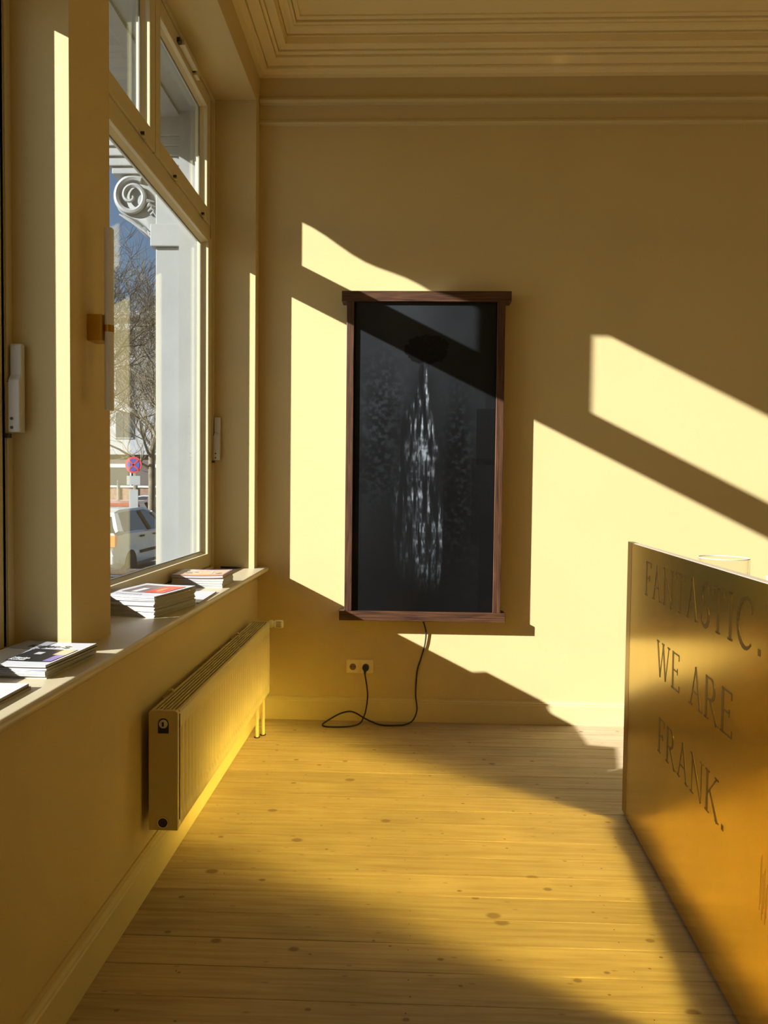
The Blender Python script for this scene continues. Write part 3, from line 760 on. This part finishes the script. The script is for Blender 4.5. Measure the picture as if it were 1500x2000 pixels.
# ------------------------------------------------------------------ socket, plug and cable
so = empty('wall_socket', (-0.262, D-0.006, 0.315)); tag(so, 'double wall socket with cream cover under the framed artwork', 'socket')
sx0, sx1, sz0, sz1 = -0.340, -0.184, 0.276, 0.354
B(sx0, sx1, D-0.009, D, sz0, sz1).build('cover_frame', 'socket_plastic', so, bevel=0.002)
for cxs in (-0.3005, -0.2255):
    MB().box(cxs-0.0335, cxs+0.0335, D-0.0125, D-0.008, 0.2825, 0.3485).build('insert', 'socket_plastic', so, bevel=0.0015)
    ins = MB().lathe([(0.0, 0.001), (0.019, 0.001), (0.0195, 0.0), (0.0205, 0.0), (0.0205, 0.006), (0, 0.006)], (cxs, D-0.0175, 0.3155), 'y', 24).build('cup', 'trim_paint', so)
    MB().lathe([(0.0, 0.0), (0.0185, 0.0), (0.0185, 0.0012), (0, 0.0012)], (cxs, D-0.0172, 0.3155), 'y', 24).build('recess', 'booklet_brown', ins)
    for hx in (-0.0085, 0.0085):
        MB().lathe([(0.0, 0.0), (0.0028, 0.0), (0.0028, 0.001), (0, 0.001)], (cxs+hx, D-0.0182, 0.3175), 'y', 10).build('pin_hole', 'void_black', ins)
cb = empty('power_cable', (-0.16, 4.05, 0.0)); tag(cb, 'black power cable looping on the floor from artwork to socket', 'cable')
def smooth_path(pts, n=10):
    pts = [Vector(p) for p in pts]; out = []
    for i in range(len(pts)-1):
        p0 = pts[max(i-1, 0)]; p1 = pts[i]; p2 = pts[i+1]; p3 = pts[min(i+2, len(pts)-1)]
        for k in range(n):
            t = k/n
            out.append(0.5*((2*p1)+(-p0+p2)*t+(2*p0-5*p1+4*p2-p3)*t*t+(-p0+3*p1-3*p2+p3)*t**3))
    out.append(pts[-1]); return out
cpath = [(0.100, 4.096, 0.5975), (0.106, 4.100, 0.578), (0.119, 4.106, 0.526), (0.114, 4.109, 0.452), (0.092, 4.111, 0.37), (0.073, 4.111, 0.303), (0.066, 4.109, 0.22), (0.065, 4.094, 0.154), (0.072, 4.072, 0.080),
         (0.050, 4.050, 0.028), (0.010, 4.035, 0.008), (-0.040, 4.020, 0.006), (-0.130, 4.022, 0.006), (-0.190, 4.060, 0.012), (-0.236, 4.066, 0.032), (-0.275, 4.074, 0.052), (-0.315, 4.078, 0.062), (-0.37, 4.070, 0.050),
         (-0.43, 4.045, 0.022), (-0.462, 4.010, 0.006), (-0.44, 3.975, 0.006), (-0.37, 3.972, 0.006), (-0.30, 3.990, 0.006), (-0.252, 4.030, 0.010), (-0.231, 4.062, 0.040), (-0.219, 4.072, 0.085), (-0.212, 4.076, 0.150), (-0.217, 4.072, 0.215), (-0.226, 4.066, 0.270), (-0.229, 4.062, 0.300)]
MB().tube(smooth_path(cpath, 8), 0.0044, 8).build('cord', 'cable_black', cb, smooth=True)
MB().lathe([(0.0, 0), (0.012, 0), (0.018, 0.005), (0.0195, 0.014), (0.0195, 0.034), (0.0, 0.034)], (-0.2255, D-0.053, 0.3155), 'y', 24).build('plug', 'cable_black', cb, smooth=True)
MB().tube([(-0.2255, D-0.052, 0.313), (-0.228, D-0.057, 0.300), (-0.228, D-0.055, 0.285)], [0.009, 0.008, 0.0055], 10).build('strain_relief', 'cable_black', cb, smooth=True)

# ------------------------------------------------------------------ radiator
ra = empty('radiator', (-0.785, 3.06, 0.0)); tag(ra, 'cream panel radiator with fluted front mounted below the window sill', 'radiator')
RX0, RX1, RY0, RY1, RZ0, RZ1 = -0.833, -0.735, 2.285, 3.845, 0.226, 0.622
# fluted front panel
ny = 8*40; vs_, fs_ = [], []
zs = [RZ0+0.002, RZ0+0.010, RZ0+0.045, RZ0+0.055, RZ0+0.068, RZ1-0.075, RZ1-0.062, RZ1-0.052, RZ1-0.016, RZ1-0.004]
dz_ = [-0.006, 0, 0, 0.35, 1, 1, 0.35, 0, 0, -0.008]
y0_, y1_ = RY0+0.020, RY1-0.004
for j in range(ny+1):
    y = y0_+(y1_-y0_)*j/ny; ph = (j % 8)/8.0
    fl_ = -0.0055*max(0.0, math.sin(math.pi*ph*2))**0.6 if 0 < ph < 0.5 else 0.0
    fl_ = -0.012*(0.5-0.5*math.cos(2*math.pi*ph))**2
    for z, k_ in zip(zs, dz_):
        vs_.append((RX1+(fl_*k_ if k_ > 0 else k_), y, z))
nz = len(zs)
for j in range(ny):
    for i in range(nz-1): fs_.append((j*nz+i, (j+1)*nz+i, (j+1)*nz+i+1, j*nz+i+1))
fp = MB().add(vs_, fs_).build('front_panel', 'radiator_enamel', ra, smooth=True)
# convector core and back panel
B(RX0+0.012, RX1-0.014, RY0+0.02, RY1-0.02, RZ0+0.01, RZ1-0.090).build('core', 'void_black', ra)
B(RX0, RX0+0.010, RY0+0.01, RY1-0.004, RZ0+0.01, RZ1-0.006).build('back_panel', 'radiator_enamel', ra)
def end_panel(y0, y1):
    r = 0.010
    o = [(RX0, RZ0), (RX1-0.002, RZ0), (RX1-0.002, RZ1-r)]
    o += [(RX1-0.002-r+r*math.cos(a), RZ1-r+r*math.sin(a)) for a in (0.4, 0.8, 1.2, 1.57)]
    o += [(RX0+r-r*math.sin(a), RZ1-r+r*math.cos(a)) for a in (0.0, 0.4, 0.8, 1.2)] + [(RX0, RZ1-r)]
    return MB().prism(o, 1, y0, y1).build('end_panel', 'radiator_end', ra, bevel=0.0015)
ep = end_panel(RY0, RY0+0.018); end_panel(RY1-0.014, RY1)
# top grille: long slats with dark slots between
ns = 7
for i in range(ns):
    x = RX0+0.010+(RX1-RX0-0.022)*i/(ns-1)
    B(x-0.0024, x+0.0024, RY0+0.018, RY1-0.014, RZ1-0.022, RZ1-0.003).build('slat', 'radiator_enamel', ra)
B(RX1-0.012, RX1-0.0005, RY0+0.018, RY1-0.014, RZ1-0.010, RZ1-0.002).build('front_rim', 'radiator_enamel', ra, bevel=0.002)
# sticker with valve seal and the blanking plug on the near end
cxr = (RX0+RX1)/2
arch = [(cxr-0.0175, 0.548), (cxr+0.0175, 0.548), (cxr+0.0175, 0.580)]+[(cxr+0.0175*math.cos(a), 0.580+0.0175*math.sin(a)) for a in np.linspace(0.3, math.pi-0.3, 7)]+[(cxr-0.0175, 0.580)]
stk = MB().prism(arch, 1, RY0-0.001, RY0+0.001).build('sticker', 'sticker_black', ra)
MB().lathe([(0.0, 0), (0.007, 0.0), (0.0075, 0.002), (0.012, 0.002), (0.0145, 0.004), (0.0145, 0.006), (0, 0.006)], (cxr, RY0-0.006, 0.579), 'y', 24).build('air_valve', 'grey_fitting', stk, smooth=True)
MB().box(cxr-0.003, cxr+0.003, RY0-0.0066, RY0-0.005, 0.572, 0.586).build('valve_slot', 'void_black', stk)
MB().lathe([(0.0, 0.004), (0.0145, 0.004), (0.0155, 0), (0.0185, 0.0), (0.0185, 0.007), (0, 0.007)], (cxr, RY0-0.006, 0.254), 'y', 28).build('plug_ring', 'chrome', ra, smooth=True)
MB().lathe([(0.0, 0.0), (0.0142, 0.0), (0.0142, 0.002), (0, 0.002)], (cxr, RY0-0.0035, 0.254), 'y', 24).build('plug', 'dark_metal', ra)
# brackets, thermostat head and feed pipes
for y in (RY0+0.22, RY1-0.35):
    MB().tube([(RX0-0.019, y, RZ1-0.03), (RX0-0.006, y, RZ1+0.004), (RX0+0.006, y, RZ1+0.006), (RX0+0.012, y, RZ1-0.006)], 0.005, 8).build('bracket', 'trim_paint', ra, smooth=True)
    B(XW+0.001, RX0+0.004, y-0.012, y+0.012, RZ0+0.06, RZ1-0.02).build('bracket_arm', 'trim_paint', ra)
ty = 3.872; tz = 0.602
th = MB().lathe([(0.0, 0), (0.014, 0), (0.019, 0.003), (0.0205, 0.010), (0.0205, 0.020), (0.017, 0.022), (0.017, 0.030), (0.0205, 0.032), (0.0215, 0.050), (0.0215, 0.072), (0.019, 0.077), (0, 0.077)], (-0.745, ty, tz), 'x', 24).build('thermostat_head', 'plastic_white', ra, smooth=True)
for i in range(7):
    zz = tz-0.015+i*0.005
    yy = ty-math.sqrt(max(0.0216**2-(zz-tz)**2, 0))
    MB().box(-0.703, -0.676, yy-0.0008, yy+0.003, zz-0.0009, zz+0.0009).build('grip_slot', 'void_black', th)
MB().tube([(-0.79, RY1-0.006, tz), (-0.79, ty, tz), (-0.745, ty, tz)], 0.010, 10).build('valve_body', 'grey_fitting', ra, smooth=True)
for (x, y) in [(-0.792, 3.795), (-0.768, 3.835)]:
    MB().lathe([(0.0095, 0.0), (0.0095, RZ0+0.02)], (x, y, 0.001), 'z', 14).build('pipe', 'trim_paint', ra, smooth=True)
    MB().lathe([(0.0105, 0.0), (0.0165, 0.0), (0.0165, 0.002), (0.0105, 0.003)], (x, y, 0.0004), 'z', 16).build('floor_collar', 'void_black', ra)

# ------------------------------------------------------------------ wall lamp on the pier
la = empty('wall_lamp', (-0.928, 2.085, 1.83)); tag(la, 'slim opal tube wall lamp with brass block on the window pier', 'lamp')
lb = B(-0.928, -0.884, 2.056, 2.112, 1.772, 1.848).build('brass_block', 'lamp_brass', la, bevel=0.002)
tb = MB().lathe([(0.0, 1.572), (0.010, 1.572), (0.0130, 1.575), (0.0135, 1.58), (0.0135, 2.092), (0.0130, 2.097), (0.010, 2.10), (0.0, 2.10)], (-0.873, 2.080, 0), 'z', 24).build('tube', 'opal_glass', la, smooth=True)
MB().lathe([(0.0142, 1.80), (0.0142, 1.82)], (-0.873, 2.080, 0), 'z', 24).build('clip', 'lamp_brass', la, smooth=True)

# ------------------------------------------------------------------ printed matter on the sill
def slab(w, l, t, bend=0.0, curl=0.0):
    """thin pad of pages: w across (x), l along (y), gently bowed; origin = front right corner on the underside"""
    m = MB(); NX, NY = 10, 6; vs, fs = [], []
    for s_ in (0, 1):
        for j in range(NY+1):
            for i in range(NX+1):
                u, v = i/NX, j/NY
                h = bend*math.sin(math.pi*v)*0.5*(1-u)+curl*((u-0.5)*2)**2*0.5+curl*v*v*0.5
                vs.append((-w*(1-u), l*v, s_*t+h))
    n = (NX+1)*(NY+1)
    for j in range(NY):
        for i in range(NX):
            a = j*(NX+1)+i; fs.append((a, a+NX+1, a+NX+2, a+1)); fs.append((n+a, n+a+1, n+a+NX+2, n+a+NX+1))
    for i in range(NX):
        fs.append((i, i+1, n+i+1, n+i)); a = NY*(NX+1)+i; fs.append((a+1, a, n+a, n+a+1))
    for j in range(NY):
        a = j*(NX+1); fs.append((a+NX+1, a, n+a, n+a+NX+1)); b_ = a+NX; fs.append((b_, b_+NX+1, n+b_+NX+1, n+b_))
    return m.add(vs, fs)
def on_cover(w, l, t, bend, curl, u0, u1, v0, v1, lift=0.0006):
    """a printed patch following the bowed cover"""
    N1, N2 = 8, 6; vs, fs = [], []
    for j in range(N2+1):
        for i in range(N1+1):
            u = u0+(u1-u0)*i/N1; v = v0+(v1-v0)*j/N2
            h = bend*math.sin(math.pi*v)*0.5*(1-u)+curl*((u-0.5)*2)**2*0.5+curl*v*v*0.5
            vs.append((-w*(1-u), l*v, t+h+lift))
    for j in range(N2):
        for i in range(N1):
            a = j*(N1+1)+i; fs.append((a, a+1, a+N1+2, a+N1+1))
    return MB().add(vs, fs)
def text_mesh(body, size, bold=False):
    cu = bpy.data.curves.new('t', 'FONT'); cu.body = body; cu.size = size; cu.extrude = 0.0001; cu.offset = 0.0012*size/0.03 if bold else 0.0
    ob = bpy.data.objects.new('t', cu); col.objects.link(ob)
    bpy.context.view_layer.update()
    me = bpy.data.meshes.new_from_object(ob.evaluated_get(bpy.context.evaluated_depsgraph_get()))
    bpy.data.objects.remove(ob); bpy.data.curves.remove(cu)
    return me
def cover_text(parent, body, size, x, y, z, mat, bold=False):
    me = text_mesh(body, size, bold); me.materials.clear(); me.materials.append(MATS[mat])
    o = bpy.data.objects.new('lettering', me); col.objects.link(o); o.parent = parent; o.location = (x, y, z); return o
ORD = ['bottom', 'second from bottom', 'third from bottom', 'fourth from bottom', 'fifth from bottom', 'sixth from bottom', 'seventh from bottom', 'eighth from bottom',
       'ninth from bottom', 'tenth from bottom', 'eleventh from bottom', 'twelfth from bottom', 'thirteenth from bottom', 'topmost']
rng = random.Random(3)
def magazine(x, y, z, rz, w, l, t, label, group, cover='cover_white', bend=0.0, curl=0.0):
    root = empty('magazine', (x, y, z), rz); tag(root, label, 'magazine', group)
    p_ = slab(w-0.0012, l-0.001, t*0.66, bend, curl); p_.v = [(a, b_, h+t*0.09) for a, b_, h in p_.v]
    p_.build('pages', 'page_edge', root, smooth=True, local=True)
    k = slab(w, l, t*0.08, bend, curl); k.build('back_cover', 'cover_grey', root, smooth=True, local=True)
    c = slab(w, l, t*0.12, bend, curl); c.v = [(a, b_, h+t*0.87) for a, b_, h in c.v]
    cv = c.build('cover', cover, root, smooth=True, local=True)
    return root, cv
# tall stack behind the pier
RA = math.radians(-13)
t = 0.0052
for i in range(14):
    last = i == 13
    r_, cv = magazine(-0.884+rng.uniform(-.003, .003), 2.482+rng.uniform(-.004, .004), SILL_Z+i*t+(0.0012 if last else 0), RA+rng.uniform(-.012, .012), 0.215, 0.285, t,
                      'white magazine in the tall stack by the pier, %s of fourteen' % ORD[i] if not last else 'white magazine with red and taupe photo, topmost of the tall stack by the pier',
                      'magazines in the tall stack by the pier', curl=0.0035*(i/13.0))
k_ = 0.0035
on_cover(0.215, 0.285, t, 0, k_, 0.12, 0.92, 0.28, 0.86, 0.0009).build('cover_photo', 'cover_taupe', cv, local=True)
on_cover(0.215, 0.285, t, 0, k_, 0.55, 0.92, 0.30, 0.86, 0.0013).build('red_area', 'cover_red', cv, local=True)
on_cover(0.215, 0.285, t, 0, k_, 0.28, 0.40, 0.30, 0.62, 0.0013).build('pale_figure', 'ink_white', cv, local=True)
on_cover(0.215, 0.285, t, 0, k_, 0.66, 0.74, 0.42, 0.66, 0.0017).build('light_streak', 'cover_orange', cv, local=True)
for i in range(9):
    on_cover(0.215, 0.285, t, 0, k_, 0.16+i*0.055, 0.195+i*0.055, 0.10, 0.16, 0.0012).build('title_mark', 'ink_grey', cv, local=True)
# far stack
for i in range(5):
    last = i == 4; tt = [0.011, 0.011, 0.010, 0.012, 0.012][i]; zz = SILL_Z+[0, 0.011, 0.022, 0.032, 0.044][i]
    lab = ['white magazine, bottom of the far stack', 'white magazine, second from bottom of the far stack', 'white magazine, middle of the far stack',
           'orange edged magazine, second from top of the far stack', 'magazine with purple border and street photo, top of the far stack'][i]
    r_, cv = magazine(-0.838+rng.uniform(-.003, .003), 3.235+rng.uniform(-.004, .004)+(0.006 if i > 2 else 0), zz, math.radians(rng.uniform(-3, 2)), 0.235, 0.205, tt, lab, 'magazines in the far stack by the back wall',
                      cover=['cover_white', 'cover_white', 'cover_white', 'cover_orange', 'cover_purple'][i], curl=0.006 if last else 0.0)
on_cover(0.235, 0.205, 0.012, 0, 0.006, 0.02, 0.98, 0.14, 0.93, 0.0009).build('cover_photo', 'cover_tan', cv, local=True)
on_cover(0.235, 0.205, 0.012, 0, 0.006, 0.0, 1.0, 0.0, 0.12, 0.0009).build('orange_band', 'cover_orange', cv, local=True)
rg = random.Random(9)
for i in range(16):
    u = 0.06+rg.random()*0.82; v = 0.18+rg.random()*0.62
    on_cover(0.235, 0.205, 0.012, 0, 0.006, u, u+rg.uniform(.03, .10), v, v+rg.uniform(.05, .14), 0.0013+i*0.00003).build('photo_detail', rg.choice(['ink_white', 'ink_grey', 'cover_taupe', 'ink_white', 'booklet_brown']), cv, local=True)
# loose pale booklet between the two stacks
magazine(-0.818, 2.80, SILL_Z, math.radians(2), 0.21, 0.30, 0.006, 'thin white booklet lying between the two stacks', 'magazines on the sill')
# near stack
names = ['white magazine, bottom of the near stack', 'white magazine, second from bottom of the near stack', 'white magazine, third from bottom of the near stack', 'black edged magazine, second from top of the near stack',
         'magazine with grey band and black photo, top of the near stack']
for i in range(5):
    last = i == 4; tt = 0.0062
    r_, cv = magazine(-0.866+rng.uniform(-.003, .003), 1.684+rng.uniform(-.003, .003), SILL_Z+i*tt+(0.0015 if last else 0), math.radians(-4+rng.uniform(-2, 2)), 0.20, 0.235, tt, names[i], 'magazines in the near stack',
                      cover='ink_black' if i == 3 else 'cover_white', curl=0.004 if i > 2 else 0.0, bend=0.004 if i > 2 else 0.0)
W_, L_ = 0.20, 0.235
on_cover(W_, L_, 0.0062, 0.004, 0.004, 0.0, 0.42, 0.62, 1.0, 0.0008).build('grey_band', 'cover_grey', cv, local=True)
on_cover(W_, L_, 0.0062, 0.004, 0.004, 0.36, 0.96, 0.13, 0.66, 0.0008).build('cover_photo', 'ink_black', cv, local=True)
on_cover(W_, L_, 0.0062, 0.004, 0.004, 0.78, 0.96, 0.42, 0.66, 0.0012).build('tan_corner', 'cover_tan', cv, local=True)
on_cover(W_, L_, 0.0062, 0.004, 0.004, 0.84, 0.96, 0.15, 0.42, 0.0012).build('lilac_strip', 'cover_lilac', cv, local=True)
on_cover(W_, L_, 0.0062, 0.004, 0.004, 0.52, 0.62, 0.42, 0.52, 0.0012).build('pale_spot', 'ink_grey', cv, local=True)
cover_text(cv, 'Regine S', 0.033, -0.160, 0.168, 0.0100, 'ink_black', True)
cover_text(cv, 'Mischa', 0.017, -0.122, 0.050, 0.0094, 'ink_white', True)
cover_text(cv, 'Kuball', 0.017, -0.122, 0.035, 0.0094, 'ink_white', True)
# booklets at the left edge
for i in range(2):
    r_, cv = magazine(-0.861, 1.372+i*0.002, SILL_Z+i*0.006, math.radians(-1+i*1.5), 0.19, 0.232, 0.006, ['brown booklet at the left edge, lower of two', 'white booklet with fine print at the left edge, upper of two'][i],
                      'booklets at the left edge of the sill', cover='booklet_brown' if i == 0 else 'paper_white')
for i in range(3):
    on_cover(0.19, 0.232, 0.006, 0, 0, 0.55, 0.80, 0.70-i*0.05, 0.71-i*0.05, 0.0006).build('text_line', 'ink_grey', cv, local=True)
# dark pen at the far end of the sill
pn = empty('pen', (-0.98, 4.0, SILL_Z)); tag(pn, 'slim black pen lying in the far corner of the sill', 'pen')
MB().tube([(-1.045, 4.003, SILL_Z+0.006), (-0.955, 3.995, SILL_Z+0.006)], 0.006, 10).build('barrel', 'ink_black', pn, smooth=True)
MB().tube([(-0.955, 3.995, SILL_Z+0.006), (-0.925, 3.992, SILL_Z+0.006)], [0.0055, 0.002], 10).build('tip', 'dark_metal', pn, smooth=True)

# ------------------------------------------------------------------ brass counter
A_ = Vector((0.917, 2.938, 0)); T_ = Vector((0.858-0.917, 1.809-2.938, 0)).normalized()     # along the front towards the viewer
# local frame: +x along the front towards the viewer (u), +y into the counter (away from the aisle), z up
ct = empty('brass_counter', A_, math.atan2(T_.y, T_.x)); tag(ct, 'brass clad reception counter with engraved lettering on its front', 'counter')
# local y: rotate T by +90 degrees
LU = 2.3; CZ = 1.140; TH = 0.020
MB().box(-0.0, LU, 0.0, TH, 0.012, CZ).build('front_panel', 'brass_sheet', ct, local=True)
MB().box(-0.062, -0.0008, -0.0005, TH, 0.012, CZ).build('corner_strip', 'brass_dark', ct, local=True)
MB().box(-0.062, LU, -0.0005, TH+0.0005, CZ, CZ+0.003).build('top_edge', 'steel_edge', ct, local=True)
MB().box(-0.050, LU, 0.03, 0.05, 0.0, 0.0125).build('plinth', 'void_black', ct, local=True)
MB().box(-0.05, LU, TH, 0.40, 0.012, 1.00).build('body', 'worktop', ct, local=True)
MB().box(-0.05, LU, TH, 0.42, 1.00, 1.03).build('worktop', 'worktop', ct, local=True)

# engraved serif capitals from strokes: (x0,y0,x1,y1,width) in a unit-height cell, or arcs
def seg(x0, y0, x1, y1, w): return ('s', x0, y0, x1, y1, w)
TK, TN = 0.115, 0.045
GL = {
 'F': (0.55, [seg(.10,0,.10,1,TK), seg(.10,.98,.50,.98,TN), seg(.50,.98,.50,.84,TN), seg(.10,.52,.38,.52,TN), seg(.38,.60,.38,.44,TN), seg(0,.015,.22,.015,TN)]),
 'A': (0.78, [seg(.10,0,.38,1,TN), seg(.38,1,.68,0,TK), seg(.20,.36,.55,.36,TN), seg(.02,.015,.20,.015,TN), seg(.58,.015,.78,.015,TN)]),
 'N': (0.82, [seg(.12,0,.12,1,TN), seg(.12,1,.70,0,TK), seg(.70,0,.70,1,TN), seg(.02,.015,.22,.015,TN), seg(.60,.985,.80,.985,TN), seg(.02,.985,.14,.985,TN)]),
 'T': (0.66, [seg(.33,0,.33,1,TK), seg(.03,.98,.63,.98,TN), seg(.03,.98,.03,.82,TN), seg(.63,.98,.63,.82,TN), seg(.22,.015,.44,.015,TN)]),
 'I': (0.32, [seg(.16,0,.16,1,TK), seg(.05,.015,.27,.015,TN), seg(.05,.985,.27,.985,TN)]),
 'E': (0.60, [seg(.10,0,.10,1,TK), seg(.10,.98,.52,.98,TN), seg(.52,.98,.52,.84,TN), seg(.10,.52,.42,.52,TN), seg(.42,.60,.42,.44,TN), seg(.10,.02,.55,.02,TN), seg(.55,.02,.55,.17,TN), seg(0,.015,.2,.015,TN)]),
 'K': (0.74, [seg(.10,0,.10,1,TK), seg(.62,1,.14,.45,TN), seg(.26,.58,.68,0,TK), seg(0,.015,.22,.015,TN), seg(0,.985,.22,.985,TN), seg(.52,.985,.72,.985,TN), seg(.58,.015,.76,.015,TN)]),
 'W': (1.05, [seg(.08,1,.32,0,TK), seg(.32,0,.52,.95,TN), seg(.52,.95,.74,0,TK), seg(.74,0,.96,1,TN), seg(0,.985,.2,.985,TN), seg(.42,.985,.6,.985,TN), seg(.86,.985,1.04,.985,TN)]),
 '.': (0.25, [seg(.10,0,.10,.11,.11)]),
 ' ': (0.36, []),
}
def arc(cx, cz, rx, rz, a0, a1, w0, w1, n=12):
    o = []
    for i in range(n):
        t0, t1 = i/n, (i+1)/n
        b0, b1 = math.radians(a0+(a1-a0)*t0), math.radians(a0+(a1-a0)*t1)
        w = w0+(w1-w0)*math.sin(math.pi*(t0+t1)/2)
        o.append(seg(cx+rx*math.cos(b0), cz+rz*math.sin(b0), cx+rx*math.cos(b1), cz+rz*math.sin(b1), w))
    return o
GL['C'] = (0.78, arc(.42,.5,.36,.5,48,312,TN,TK+.01,18)+[seg(.68,.87,.68,.72,TN)])
GL['S'] = (0.56, arc(.28,.75,.20,.25,30,270,TN,TK,12)+arc(.28,.25,.22,.25,90,-150,TN,TK,12)+[seg(.46,.88,.47,.74,TN), seg(.06,.13,.07,.27,TN)])
GL['R'] = (0.72, [seg(.10,0,.10,1,TK), seg(.10,.98,.32,.98,TN), seg(.10,.48,.32,.48,TN), seg(.30,.48,.66,0,TK), seg(0,.015,.22,.015,TN), seg(.58,.015,.76,.015,TN)]+arc(.32,.73,.20,.25,90,-90,TN,TK,10))
def letter(ch, u0, z0, h, wx):
    adv, st = GL[ch]; m = MB()
    for (_, x0, y0, x1, y1, w) in st:
        a = Vector((x0*wx, y0*h)); b_ = Vector((x1*wx, y1*h)); d = b_-a
        if d.length < 1e-6: continue
        d.normalize(); n = Vector((-d.y, d.x))*(w*h*0.5); a -= d*w*h*0.10; b_ += d*w*h*0.10
        pts = [a-n, b_-n, b_+n, a+n]
        m.add([(u0+p.x, -0.0007, z0+p.y) for p in pts]+[(u0+p.x, 0.0005, z0+p.y) for p in pts], [(0,1,2,3),(4,7,6,5),(0,4,5,1),(1,5,6,2),(2,6,7,3),(3,7,4,0)])
    if st: m.build('letter', 'engraved', ct, local=True)
def line(text, u0, u1, z0, h):
    tot = sum(GL[c][0] for c in text)+0.13*(len(text)-1)
    k = (u1-u0)/tot; u = u0
    for c in text:
        letter(c, u, z0, h, k); u += (GL[c][0]+0.13)*k
line('FANTASTIC.', 0.205, 1.215, 0.962, 0.127)
line('WE ARE', 0.370, 1.050, 0.703, 0.122)
line('FRANK.', 0.410, 1.020, 0.440, 0.120)
# scuffs: a long dark thumb mark and fine scratches
sc_m = MB()
for i in range(7):
    u = 1.235+i*0.006; z0 = 0.36+0.02*math.sin(i*2.1)
    sc_m.add([(u, -0.0004, z0), (u+0.0012, -0.0004, z0), (u+0.004, -0.0004, z0+0.13-0.008*i), (u+0.003, -0.0004, z0+0.13-0.008*i)], [(0,1,2,3)])
sc_m.build('scratches', 'engraved', ct, local=True)

# glass bowl and papers on the worktop behind the brass front
gb = empty('glass_vase', (1.05, 2.40, 1.03)); tag(gb, 'clear straight sided glass vase standing behind the brass front', 'vase')
vp = MB().lathe([(0.0, 1.0335), (0.074, 1.0335), (0.079, 1.038), (0.079, 1.135), (0.0765, 1.137), (0.074, 1.135), (0.073, 1.045), (0.0, 1.043)], (1.05, 2.40, 0), 'z', 40)
vp.build('vessel', 'vessel_glass', gb, smooth=True)
rim = [(1.05+0.0775*math.cos(a), 2.40+0.0775*math.sin(a), 1.1365) for a in np.linspace(0, 2*math.pi, 41)]
MB().tube(rim, 0.0016, 6).build('rim', 'grey_fitting', gb, smooth=True)
for i in range(6):
    pp = empty('paper_pad', (1.05, 1.80, 1.0305+i*0.017), math.radians(-3+rng.uniform(-4, 4)))
    tag(pp, 'white paper pad in the pile behind the brass front, %s' % ['bottom', 'second from bottom', 'third from bottom', 'third from top', 'second from top', 'top'][i], 'paper', 'paper pads behind the brass front')
    MB().box(-0.10, 0.10, -0.14, 0.14, 0, 0.0155).build('sheets', 'paper_white', pp, local=True, bevel=0.001)
    MB().box(-0.101, 0.101, -0.141, 0.141, 0.0155, 0.0165).build('top_sheet', 'cover_white', pp, local=True)
